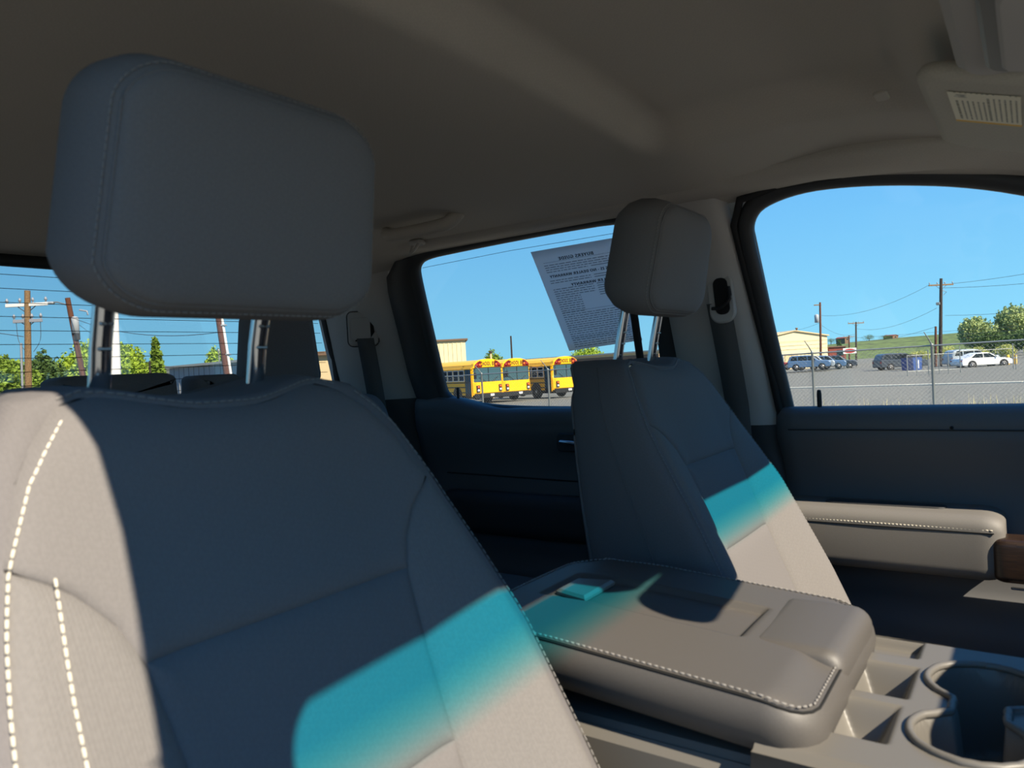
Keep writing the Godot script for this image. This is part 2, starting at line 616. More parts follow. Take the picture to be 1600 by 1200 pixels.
func door_profile(z: float, f: float) -> Array:
	# inner face of a door from the sill at the window down to the floor: (x, y)
	var p := [Vector2(0.845, 1.398), Vector2(0.815, 1.401), Vector2(0.800, 1.397), Vector2(0.791, 1.386), Vector2(0.787, 1.362), Vector2(0.7885, 1.3575), Vector2(0.787, 1.353), Vector2(0.789, 1.335), Vector2(0.803, 1.300), Vector2(0.812, 1.26), Vector2(0.810, 1.225), Vector2(0.800, 1.20), Vector2(0.797, 1.12), Vector2(0.796, 1.075), Vector2(0.782, 1.055), Vector2(0.752, 1.03), Vector2(0.742, 1.00), Vector2(0.742, 0.90), Vector2(0.748, 0.80), Vector2(0.775, 0.72), Vector2(0.79, 0.64)]
	for i in p.size():
		p[i].x += f
	return p

func door_face(z0: float, z1: float, s: float, dip: Callable) -> ArrayMesh:
	var rows := []
	var n := 40
	for k in n + 1:
		var z := lerpf(z0, z1, k / float(n))
		var e := minf(z - z0, z1 - z)
		var inw := 0.035 * (1.0 - sqrt(clampf(1.0 - pow(1.0 - clampf(e / 0.03, 0, 1), 2.0), 0, 1)))
		var r := PackedVector3Array()
		for p in door_profile(z, inw):
			var y: float = p.y + dip.call(z) * ss(1.28, 1.38, p.y)
			r.append(Vector3(p.x * s, y, z))
		rows.append(r)
	return surf(rows, false, false, s < 0)

func side(s: float) -> void:
	var drv := s > 0
	# rear door with its window
	var d := thing("door_2" if drv else "door_3", "black rear side door with tall window behind the driver" if drv else "black rear side door behind the passenger seat", "door", Vector3(0.82 * s, 0.66, -0.39), 0, "", "structure")
	var o := T(-d.position)
	var dip := func(z): return 0.007 + 0.036 * ss(-0.50, -0.74, z)
	part("door_panel", door_face(-0.83, -0.04, s, dip), M["door vinyl"], d, o)
	part("window_frame", ring_frame(REAR_WINDOW, 0.052, 0.022, s), M["black plastic"], d, o)
	part("window_frame", surf(rear_upright(s), false, false, s < 0), M["black plastic"], d, o)
	part("division_bar", tube([Vector3((side_x(1.405) - 0.010) * s, 1.40, -0.128), Vector3((side_x(1.6) - 0.010) * s, 1.6, -0.118), Vector3((side_x(1.80) - 0.010) * s, 1.80, -0.108)], 0.009, 8), M["black rubber"], d, o)
	part("outer_skin", box(Vector3(0.02, 0.84, 0.86), 0.008, Vector3(0.91 * s, 0.92, -0.44)), M["white car"], d, o)
	part("lock_pin", lathe([[0.004, -0.02], [0.004, 0.018], [0.003, 0.024], [0.0, 0.025]], 10), M["black rubber"], d, T(Vector3(0.814 * s, 1.44, -0.672) - d.position))
	if drv:
		part("door_pull_bezel", prism(rounded(0.05, 0.022, 0.012, 4), -0.006, 0.006, 0.003), M["black plastic"], d, T(Vector3(0.786, 1.325, -0.30) - d.position, 0, -90, 0))
		part("door_handle", tube(curve([Vector3(0.779, 1.327, -0.335), Vector3(0.772, 1.326, -0.31), Vector3(0.770, 1.324, -0.28), Vector3(0.778, 1.322, -0.262)], 10), 0.006, 8), M["chrome"], d, o, "chrome inner door handle")
		part("armrest", armrest(-0.70, -0.18, 0.735, 0.80, 1.09, 1.20, 0.03), M["black plastic"], d, o)
		for y in [1.235, 1.165]:
			part("seam", tube([Vector3(0.796 if y < 1.2 else 0.808, y, -0.72), Vector3(0.796 if y < 1.2 else 0.808, y - 0.01, -0.12)], 0.0018, 6), M["black rubber"], d, o)
	# window glass
	var w := thing("window_2" if drv else "window_4", "tinted rear side window on the driver's side, paper stuck inside" if drv else "tinted rear side window behind the passenger seat", "window", Vector3(0.80 * s, 1.40, -0.39), 0, "", "structure")
	part("pane", pane(REAR_WINDOW, s), M["privacy glass"], w, T(-w.position))
	part("aerial_line", tube([Vector3((side_x(1.782) - 0.006) * s, 1.783, -0.10), Vector3((side_x(1.782) - 0.006) * s, 1.783, -0.40), Vector3((side_x(1.776) - 0.006) * s, 1.777, -0.675)], 0.0005, 4), M["wire"], w, T(-w.position))

func rear_upright(s: float) -> Array:
	# broad black frame of the rear door between its glass and the rear pillar
	var rows := []
	for k in 15:
		var y := lerpf(1.30, 1.80, k / 14.0)
		var x := side_x(y)
		var zi := along([[1.30, -0.66], [1.40, -0.70], [1.47, -0.714], [1.615, -0.705], [1.76, -0.692], [1.80, -0.66]], y) - 0.012
		var zo := along([[1.30, -0.80], [1.50, -0.825], [1.72, -0.81], [1.77, -0.795], [1.80, -0.75]], y)
		rows.append(PackedVector3Array([Vector3((x - 0.006) * s, y, zi), Vector3((x - 0.024) * s, y, zi - 0.008), Vector3((x - 0.030) * s, y, lerpf(zi, zo, 0.5)), Vector3((x - 0.026) * s, y, zo + 0.008), Vector3((x - 0.004) * s, y, zo)]))
	return rows

func armrest(z0: float, z1: float, x0: float, x1: float, y0: float, y1: float, r: float) -> ArrayMesh:
	# long padded rest on a door: rounded cross-section, rounded ends
	var rows := []
	var n := 36
	for k in n + 1:
		var t := float(k) / n
		var z := lerpf(z0, z1, 0.5 - 0.5 * cos(PI * t))
		var e := clampf(minf(z - z0, z1 - z) / (r * 1.4), 0.0, 1.0)
		var sh := sqrt(clampf(1.0 - pow(1.0 - e, 2.0), 0.0, 1.0))
		var hw := (x1 - x0) / 2; var hh := (y1 - y0) / 2
		var rr := PackedVector3Array()
		for p in rounded(lerpf(hw - r * 0.7, hw, sh), lerpf(hh - r * 0.7, hh, sh), r * lerpf(0.6, 1.0, sh), 5):
			rr.append(Vector3((x0 + x1) / 2 + p.x, (y0 + y1) / 2 + p.y, z))
		rows.append(rr)
	return surf(rows, true, false, true, true)

func front_door() -> void:
	var d := thing("door_1", "dark grey driver's door with padded armrest and wood pull handle", "door", Vector3(0.82, 0.66, 0.60), 0, "", "structure")
	var o := T(-d.position)
	var flat := func(_z): return 0.0
	part("door_panel", door_face(0.155, 1.12, 1.0, flat), M["door vinyl"], d, o)
	part("window_frame", ring_frame(FRONT_WINDOW, 0.030, 0.020, 1.0), M["black plastic"], d, o)
	part("outer_skin", box(Vector3(0.02, 0.84, 1.0), 0.008, Vector3(0.91, 0.92, 0.62)), M["white car"], d, o)
	var st := st_new()
	box_to(st, Vector3(0.87, 1.385, 0.62), Vector3(0.08, 0.02, 1.0))
	part("sill_cap", done(st), M["black rubber"], d, o)
	part("lock_pin", lathe([[0.0045, -0.02], [0.0045, 0.014], [0.0035, 0.021], [0.0, 0.022]], 10), M["black rubber"], d, T(Vector3(0.815, 1.412, 0.245) - d.position))
	part("seam", tube([Vector3(0.7865, 1.3575, 0.19), Vector3(0.7865, 1.3575, 1.08)], 0.0012, 6), M["black rubber"], d, o)
	# speaker and screw dot
	part("screw_cap", lathe([[0.003, -0.002], [0.003, 0.001], [0.0, 0.002]], 8), M["dark gap shade"], d, T(Vector3(0.787, 1.362, 0.47) - d.position, 0, 0, 90))
	var a := part("armrest", armrest(0.175, 0.545, 0.700, 0.83, 1.114, 1.224, 0.024), M["door armrest vinyl"], d, o, "padded grey armrest with a stitched seam")
	part("stitching", stitches([Vector3(0.7015, 1.202, 0.20), Vector3(0.7005, 1.202, 0.36), Vector3(0.7015, 1.202, 0.525)], 0.006, 0.0042, 0.0011), M["thread"], a)
	part("seam", tube([Vector3(0.7005, 1.197, 0.19), Vector3(0.6995, 1.197, 0.36), Vector3(0.7005, 1.197, 0.53)], 0.0013, 6), M["dark gap shade"], a)
	part("tray_recess", prism(rounded(0.10, 0.018, 0.016, 5), -0.002, 0.003, 0.001), M["black plastic"], a, T(Vector3(0.765, 1.223, 0.36), -90, 90, 0))
	var w := part("pull_handle", armrest(0.528, 0.83, 0.695, 0.755, 1.118, 1.190, 0.012), M["wood trim"], d, o, "brown wood grain pull handle")
	part("metal_strip", box(Vector3(0.004, 0.004, 0.28), 0.001, Vector3(0.697, 1.112, 0.69)), M["chrome"], w)
	part("map_pocket", armrest(0.20, 1.05, 0.705, 0.80, 0.74, 0.96, 0.03), M["black plastic"], d, o)
	var g := thing("window_1", "clear side window of the driver's door", "window", Vector3(0.80, 1.40, 0.60), 0, "", "structure")
	part("pane", pane(FRONT_WINDOW, 1.0), M["clear glass"], g, T(-g.position))

func pillar_sheet(s: float, y0: float, y1: float, zfun: Callable, bulge: float) -> ArrayMesh:
	var rows := []
	for k in 25:
		var y := lerpf(y0, y1, k / 24.0)
		var zz: Array = zfun.call(y)
		var r := PackedVector3Array()
		for j in 13:
			var t := j / 12.0
			var b := bulge * sqrt(clampf(1.0 - pow(2.0 * t - 1.0, 4.0), 0, 1))
			r.append(Vector3((side_x(y) - 0.004 - b) * s, y, lerpf(zz[0], zz[1], t)))
		rows.append(r)
	return surf(rows, false, false, s > 0)

func pillars() -> void:
	for s in [1.0, -1.0]:
		var drv: bool = s > 0
		var b := thing("trim_1" if drv else "trim_2", "light grey centre pillar trim behind the driver's headrest" if drv else "light grey centre pillar trim beside the passenger seat", "pillar trim", Vector3(0.80 * s, 0.66, 0.06), 0, "", "structure")
		var o := T(-b.position)
		var fz := func(y): return [-0.045, along([[1.25, 0.185], [1.40, 0.165], [1.55, 0.146], [1.70, 0.132], [1.84, 0.118]], y)]
		part("upper_trim", pillar_sheet(s, 1.365, 1.822, fz, 0.034), M["pillar plastic"], b, o)
		part("lower_trim", pillar_sheet(s, 0.66, 1.366, fz, 0.030), M["black plastic"], b, o, "black lower pillar trim")
		part("door_seal", tube([Vector3((side_x(1.36) - 0.012) * s, 1.36, 0.172), Vector3((side_x(1.5) - 0.012) * s, 1.50, 0.156), Vector3((side_x(1.65) - 0.012) * s, 1.65, 0.140), Vector3((side_x(1.76) - 0.012) * s, 1.76, 0.130), Vector3((side_x(1.80) - 0.02) * s, 1.802, 0.15), Vector3((side_x(1.81) - 0.02) * s, 1.816, 0.22), Vector3((side_x(1.81) - 0.02) * s, 1.815, 0.33)], 0.008, 8), M["black rubber"], b, o)
		part("outer_post", box(Vector3(0.02, 0.84, 0.22), 0.005, Vector3(0.90 * s, 0.92, 0.05)), M["white car"], b, o)
		part("outer_post", surf([PackedVector3Array([Vector3(0.87 * s, 1.34, -0.085), Vector3(0.87 * s, 1.34, 0.185)]), PackedVector3Array([Vector3(0.86 * s, 1.41, -0.085), Vector3(0.86 * s, 1.41, 0.18)]), PackedVector3Array([Vector3(0.72 * s, 1.83, -0.06), Vector3(0.72 * s, 1.83, 0.15)])]), M["white car"], b, o)
		# rear pillar
		var c := thing("trim_3" if drv else "trim_4", "grey rear pillar trim beside the rear window, driver's side" if drv else "grey rear pillar trim beside the rear window, passenger side", "pillar trim", Vector3(0.74 * s, 0.66, -0.93), 0, "", "structure")
		o = T(-c.position)
		var rows := []; var low := []
		for k in 25:
			var y := lerpf(0.66, 1.83, k / 24.0)
			var xa := side_x(maxf(y, 1.40)) - 0.010
			var za := along([[0.66, -0.79], [1.30, -0.80], [1.50, -0.825], [1.72, -0.81], [1.77, -0.795], [1.83, -0.78]], y)
			var xb := along([[0.66, 0.70], [1.49, 0.695], [1.70, 0.652], [1.83, 0.62]], y)
			var zb := along([[0.66, -1.0], [1.49, -1.0], [1.83, -1.0]], y)
			var r := PackedVector3Array()
			for j in 13:
				var t := j / 12.0
				var p := Vector3(lerpf(xa, xb, t), y, lerpf(za, zb, t))
				p += Vector3(-0.55, 0, 0.6) * 0.024 * sin(PI * t)
				if t > 0.93: p.z -= 0.03
				p.x *= s
				r.append(p)
			if y > 1.425: rows.append(r)
			if y < 1.475: low.append(r)
		part("upper_trim", surf(rows, false, false, s > 0), M["pillar plastic"], c, o)
		part("lower_trim", surf(low, false, false, s > 0), M["black plastic"], c, o, "black lower pillar trim")
		part("outer_post", surf([PackedVector3Array([Vector3(0.92 * s, 0.5, -0.78), Vector3(0.90 * s, 0.5, -1.04)]), PackedVector3Array([Vector3(0.91 * s, 1.40, -0.78), Vector3(0.88 * s, 1.40, -1.04)]), PackedVector3Array([Vector3(0.74 * s, 1.86, -0.74), Vector3(0.72 * s, 1.84, -1.04)])]), M["white car"], c, o)
		part("outer_post", surf([PackedVector3Array([Vector3(0.92 * s, 0.5, -1.04), Vector3(0.71 * s, 0.5, -1.04)]), PackedVector3Array([Vector3(0.88 * s, 1.45, -1.04), Vector3(0.715 * s, 1.45, -1.025)]), PackedVector3Array([Vector3(0.72 * s, 1.84, -1.04), Vector3(0.672 * s, 1.76, -1.025)])]), M["white car"], c, o)
		# roof rail above the doors, and the slanting front pillar
		var a := thing("trim_5" if drv else "trim_6", "grey front pillar and roof rail trim on the driver's side" if drv else "grey front pillar and roof rail trim on the passenger side", "pillar trim", Vector3(0.70 * s, 1.36, 0.9), 0, "", "structure")
		o = T(-a.position)
		# inner edge of the door opening, running forward and down
		var edge: Array
		if drv: edge = [Vector3(0.685, 1.818, -0.80), Vector3(0.690, 1.820, 0.10), Vector3(0.690, 1.812, 0.35), Vector3(0.695, 1.775, 0.57), Vector3(0.725, 1.68, 0.78), Vector3(0.765, 1.56, 0.98), Vector3(0.80, 1.42, 1.16), Vector3(0.81, 1.35, 1.24)]
		else: edge = [Vector3(0.685, 1.818, -0.80), Vector3(0.645, 1.815, 0.10), Vector3(0.574, 1.785, 0.415), Vector3(0.612, 1.725, 0.6465), Vector3(0.675, 1.65, 0.82), Vector3(0.735, 1.54, 1.02), Vector3(0.79, 1.42, 1.20), Vector3(0.81, 1.35, 1.27)]
		var glass_edge := [Vector3(0.60, 1.83, -0.80), Vector3(0.60, 1.835, 0.10), Vector3(0.55, 1.815, 0.42), Vector3(GLASS_HALF, 1.785, 0.71), Vector3(GLASS_HALF + 0.035, 1.69, 0.86), Vector3(GLASS_HALF + 0.09, 1.56, 1.07), Vector3(GLASS_HALF + 0.135, 1.42, 1.29), Vector3(GLASS_HALF + 0.15, 1.35, 1.39)]
		if not drv:
			for k in range(3, 8): glass_edge[k].x += GLASS_NEAR - GLASS_HALF
		var e2 := curve(edge, 28); var g2 := curve(glass_edge, 28)
		rows = []
		for k in 29:
			var p: Vector3 = e2[k]; var q: Vector3 = g2[k]
			var outw := Vector3(0.45, 0.9, 0.25).normalized() * 0.055
			var r := PackedVector3Array()
			for v in [p, p.lerp(q, 0.25) - outw * 0.28, p.lerp(q, 0.6) - outw * 0.30, q, q + outw * 0.8, p.lerp(q, 0.4) + outw * 1.15, p + outw * 0.8]:
				r.append(Vector3(v.x * s, v.y, v.z))
			rows.append(r)
		part("rail", surf(rows, true, false, s > 0, true), M["headliner"] if drv else M["pillar plastic"], a, o)

func rear_wall() -> void:
	var w := thing("wall_rear", "dark rear cab wall round the wide back window", "wall", Vector3(0, 0.66, -1.04), 0, "", "structure")
	var o := T(-w.position)
	var st := st_new()
	box_to(st, Vector3(0, 1.02, -1.06), Vector3(1.80, 0.84, 0.04), 0.004)
	part("panel", done(st), M["black plastic"], w, o)
	st = st_new()
	# frame round the glass
	var out := rear_outline(0.0)
	var rows := []
	for l in [[0.0, -1.02], [0.0, -1.004], [0.006, -1.0], [0.020, -1.004], [0.035, -1.022]]:
		var r := PackedVector3Array()
		for p in inset(PackedVector2Array(out), -l[0]): r.append(Vector3(p.x, p.y, l[1]))
		rows.append(r)
	part("window_frame", surf(rows, true, false, true), M["black rubber"], w, o)
	var g := thing("window_3", "wide rear cab window with thin defroster lines", "window", Vector3(0, 1.45, -1.015), 0, "", "structure")
	o = T(-g.position)
	part("pane", prism(inset(PackedVector2Array(out), -0.006), -1.018, -1.0165), M["privacy glass"], g, o)
	for k in 12:
		var y := 1.742 - 0.0270 * k
		var half := along([[1.45, 0.69], [1.70, 0.648], [1.76, 0.60]], y) - 0.012
		var path := []
		for j in 13:
			var x := lerpf(-half, half, j / 12.0)
			path.append(Vector3(x, y, -1.0150))
		part("defroster_line", tube(path, 0.00065, 5), M["brown trim"], g, o)

func rear_outline(_d: float) -> Array:
	var out := []
	for p in curve([Vector2(0.695, 1.455), Vector2(0.688, 1.53), Vector2(0.668, 1.62), Vector2(0.648, 1.705), Vector2(0.63, 1.740), Vector2(0.59, 1.755), Vector2(0.45, 1.757), Vector2(0.20, 1.758), Vector2(0.0, 1.758)], 24): out.append(p)
	var n := out.size()
	for k in range(n - 2, -1, -1): out.append(Vector2(-out[k].x, out[k].y))
	return out

func floor_and_dash() -> void:
	var f := thing("floor", "dark grey carpeted cab floor", "floor", Vector3(0, 0.58, 0.1), 0, "", "structure")
	var st := st_new()
	box_to(st, Vector3(0, 0.02, 0), Vector3(1.80, 0.04, 2.6), 0.005)
	part("carpet", done(st), M["carpet"], f)
	var fw := thing("wall_front", "black firewall under the dashboard", "wall", Vector3(0, 0.62, 1.35), 0, "", "structure")
	part("panel", box(Vector3(1.80, 0.66, 0.03), 0.004, Vector3(0, 0.33, 0)), M["black plastic"], fw)
	# dashboard: a swept section from the windscreen to the knees
	var d := thing("dashboard", "dark dashboard under the windscreen ahead of the console", "dashboard", Vector3(0, 0.80, 1.10))
	var o := T(-d.position)
	var rows := []
	for k in 41:
		var x := lerpf(-0.76, 0.76, k / 40.0)
		var hood := 0.07 * exp(-pow((x - 0.385) / 0.16, 4.0))
		var stack := 0.03 * exp(-pow(x / 0.17, 6.0))
		var r := PackedVector3Array()
		for p in [Vector2(1.33, 1.33), Vector2(1.10, 1.37 + hood * 0.6), Vector2(0.94, 1.385 + hood), Vector2(0.90 - stack, 1.365 + hood), Vector2(0.905 - stack, 1.30), Vector2(0.895 - stack * 1.5, 1.20), Vector2(0.90 - stack * 2, 1.08), Vector2(1.0, 0.95), Vector2(1.2, 0.85), Vector2(1.33, 0.82)]:
			r.append(Vector3(x, p.y, p.x))
		rows.append(r)
	part("dash_body", surf(rows, false, false, false), M["black plastic"], d, o)
	var scr := part("display_housing", prism(rounded(0.13, 0.075, 0.012, 4), -0.02, 0.02, 0.005), M["black plastic"], d, T(Vector3(0.02, 1.395, 0.805) - d.position, 12, 0, 0))
	part("display_glass", prism(rounded(0.118, 0.063, 0.006, 4), -0.0215, -0.0195, 0.0005), M["dark glass"], scr)

func windscreen() -> void:
	var w := thing("window_5", "sloping windscreen with a blue green shade band along its top", "window", Vector3(0, 1.35, 1.0), 0, "", "structure")
	var o := T(-w.position)
	var a := Vector3(0, 1.785, 0.715); var b := Vector3(0, 1.35, 1.40)
	var rows := []
	for k in 13:
		var t := k / 12.0
		var p := a.lerp(b, t)
		var half := GLASS_HALF + 0.02 + 0.15 * t
		var r := PackedVector3Array()
		for j in 17:
			var u := lerpf(-1, 1, j / 16.0)
			r.append(Vector3(u * half, p.y, p.z + 0.03 * (1.0 - u * u) * t))
		rows.append(r)
	part("pane", surf(rows), M["clear glass"], w, o)
	# rounded upper corners are hidden behind painted ceramic
	for s in [-1.0, 1.0]:
		var poly := PackedVector2Array([Vector2(0.10, 0.04)])
		poly = PackedVector2Array([Vector2(0.02, 0.0), Vector2(0.02, -0.05), Vector2(0.0, -0.05)])
		for k in 9:
			var t := PI / 2 * k / 8.0
			poly.append(Vector2(-0.05 + 0.05 * cos(t), -0.05 + 0.05 * sin(t)))
		var x := Vector3(s, 0, 0)
		var up := (a - b).normalized()
		part("ceramic_corner", prism(poly, -0.001, 0.001), M["bus black"], w, Transform3D(Basis(x, up, x.cross(up)), Vector3(GLASS_HALF if s > 0 else -GLASS_NEAR, a.y, a.z) - w.position))
	# the dyed band: strips of coloured interlayer, the dye thinning out downwards
	var dirn := (b - a).normalized()
	var n := 12
	var step := 0.0062
	for k in n:
		var f := FogVolume.new()
		f.name = "shade_band"
		f.shape = RenderingServer.FOG_VOLUME_SHAPE_BOX
		f.size = Vector3(1.17, step, 0.006)
		var c := a + dirn * step * (k + 0.5)
		var up := -dirn
		var x := Vector3.RIGHT
		f.transform = Transform3D(Basis(x, up, x.cross(up)), c - w.position)
		var fm := FogMaterial.new()
		fm.resource_name = "shade band dye"
		fm.albedo = Color(6.6, 2.75, 1.0)
		fm.density = 8.0 * pow(clampf(1.0 - maxf(0.0, k - 4.0) / (n - 4.0), 0.0, 1.0), 1.5)
		f.material = fm
		w.add_child(f, true)
	# rear view mirror hung from the glass
	var m := thing("rear_view_mirror", "black rear view mirror hanging at the top of the windscreen", "mirror", Vector3(0.0, 1.66, 0.70))
	part("housing", prism(rounded(0.125, 0.038, 0.03, 6), -0.012, 0.022, 0.008), M["black plastic"], m, T(Vector3.ZERO, 0, 8, 0))
	part("mirror_glass", prism(rounded(0.119, 0.032, 0.026, 6), -0.014, -0.0115, 0.0005), M["chrome"], m, T(Vector3.ZERO, 0, 8, 0))
	part("stem", tube([Vector3(0, 0.0, 0.02), Vector3(0, 0.03, 0.06), Vector3(0, 0.065, 0.075)], 0.012, 8), M["black plastic"], m)

func bonnet() -> void:
	# unseen white bonnet, added to bounce sunlight up onto the headliner
	var b := thing("bonnet", "white bonnet added out of view to bounce sunlight onto the headliner", "bonnet", Vector3(0, 1.25, 2.0))
	var rows := []
	for k in 17:
		var z := lerpf(1.46, 2.72, k / 16.0)
		var r := PackedVector3Array()
		for j in 25:
			var x := lerpf(-0.92, 0.92, j / 24.0)
			var y := 1.335 - 0.05 * ss(1.6, 2.72, z) - 0.06 * pow(absf(x) / 0.92, 4.0) + 0.025 * ss(0.50, 0.62, absf(x)) * (1.0 - ss(0.78, 0.9, absf(x)))
			r.append(Vector3(x, y, z) - b.position)
		rows.append(r)
	part("panel", surf(rows), M["white car"], b)
	part("cowl", box(Vector3(1.7, 0.03, 0.12), 0.01, Vector3(0, 0.06, -0.56)), M["black plastic"], b)
	for s in [-1.0, 1.0]:
		part("wing", box(Vector3(0.06, 0.45, 1.25), 0.02, Vector3(0.93 * s, -0.16, 0.09)), M["white car"], b)
	part("grille", box(Vector3(1.7, 0.5, 0.06), 0.02, Vector3(0, -0.22, 0.72)), M["black plastic"], b)

# ------------------------------------------------------------------ seats
const HALF := [[1.51, 0.112], [1.495, 0.131], [1.48, 0.145], [1.46, 0.159], [1.42, 0.175], [1.36, 0.189], [1.30, 0.200], [1.20, 0.208], [1.10, 0.213], [0.95, 0.215]]
const RISE := [[1.50, 0.0], [1.42, 0.012], [1.30, 0.034], [1.15, 0.045], [0.95, 0.045]]
const INNER := [[1.42, 0.163], [1.41, 0.146], [1.40, 0.133], [1.38, 0.116], [1.355, 0.105], [1.30, 0.098], [1.20, 0.092], [0.95, 0.09]]
const REAR := [[1.50, 0.000], [1.20, 0.050], [0.95, 0.110]]

func back_z(x: float, y: float) -> float:
	var ax := absf(x)
	var w := along(HALF, y)
	var z := 0.115 + 0.42 * (1.5 - y) + along(RISE, y) * ss(0.075, 0.195, ax)
	z += 0.006 * (1.0 - pow(ax / w, 2.0))
	var t := clampf((ax - (w - 0.026)) / 0.026, 0.0, 1.0)
	z -= 0.014 * (1.0 - sqrt(1.0 - 0.98 * t * t))
	t = clampf((y - 1.465) / 0.047, 0.0, 1.0)
	z -= 0.030 * (1.0 - sqrt(1.0 - 0.97 * t * t))
	return z

func seam_x(y: float) -> float:
	return along(HALF, y) - 0.013

func inner_x(y: float) -> float:
	return minf(along(INNER, y), seam_x(y)) if y < 1.42 else seam_x(y)

func top_y(x: float) -> float:
	return 1.493 + 0.013 * ss(0.015, 0.095, absf(x)) - 0.006 * ss(0.09, 0.118, absf(x))

func pad(y0f: Callable, y1: float, xl: Callable, xr: Callable, puff: float, nu := 44, nv := 22) -> ArrayMesh:
	# upholstered panel between two seam curves; sinks into the seams at its edges
	var rows := []
	for j in nv + 1:
		var v := 0.5 - 0.5 * cos(PI * j / nv)
		var r := PackedVector3Array()
		for i in nu + 1:
			var u := 0.5 - 0.5 * cos(PI * i / nu)
			var x0: float = lerpf(xl.call(y1), xr.call(y1), u)
			var yt: float = y0f.call(lerpf(xl.call(1.50), xr.call(1.50), u))
			var y := lerpf(yt, y1, v)
			var a: float = xl.call(y); var b: float = xr.call(y)
			var x := lerpf(a, b, u)
			var d := minf(minf(u, 1 - u) * (b - a), minf(v, 1 - v) * (yt - y1))
			var z := back_z(x, y) + puff * (1.0 - exp(-d / 0.006)) - 0.0025
			r.append(Vector3(x, y, z))
		rows.append(r)
	return surf(rows, false, false, true)

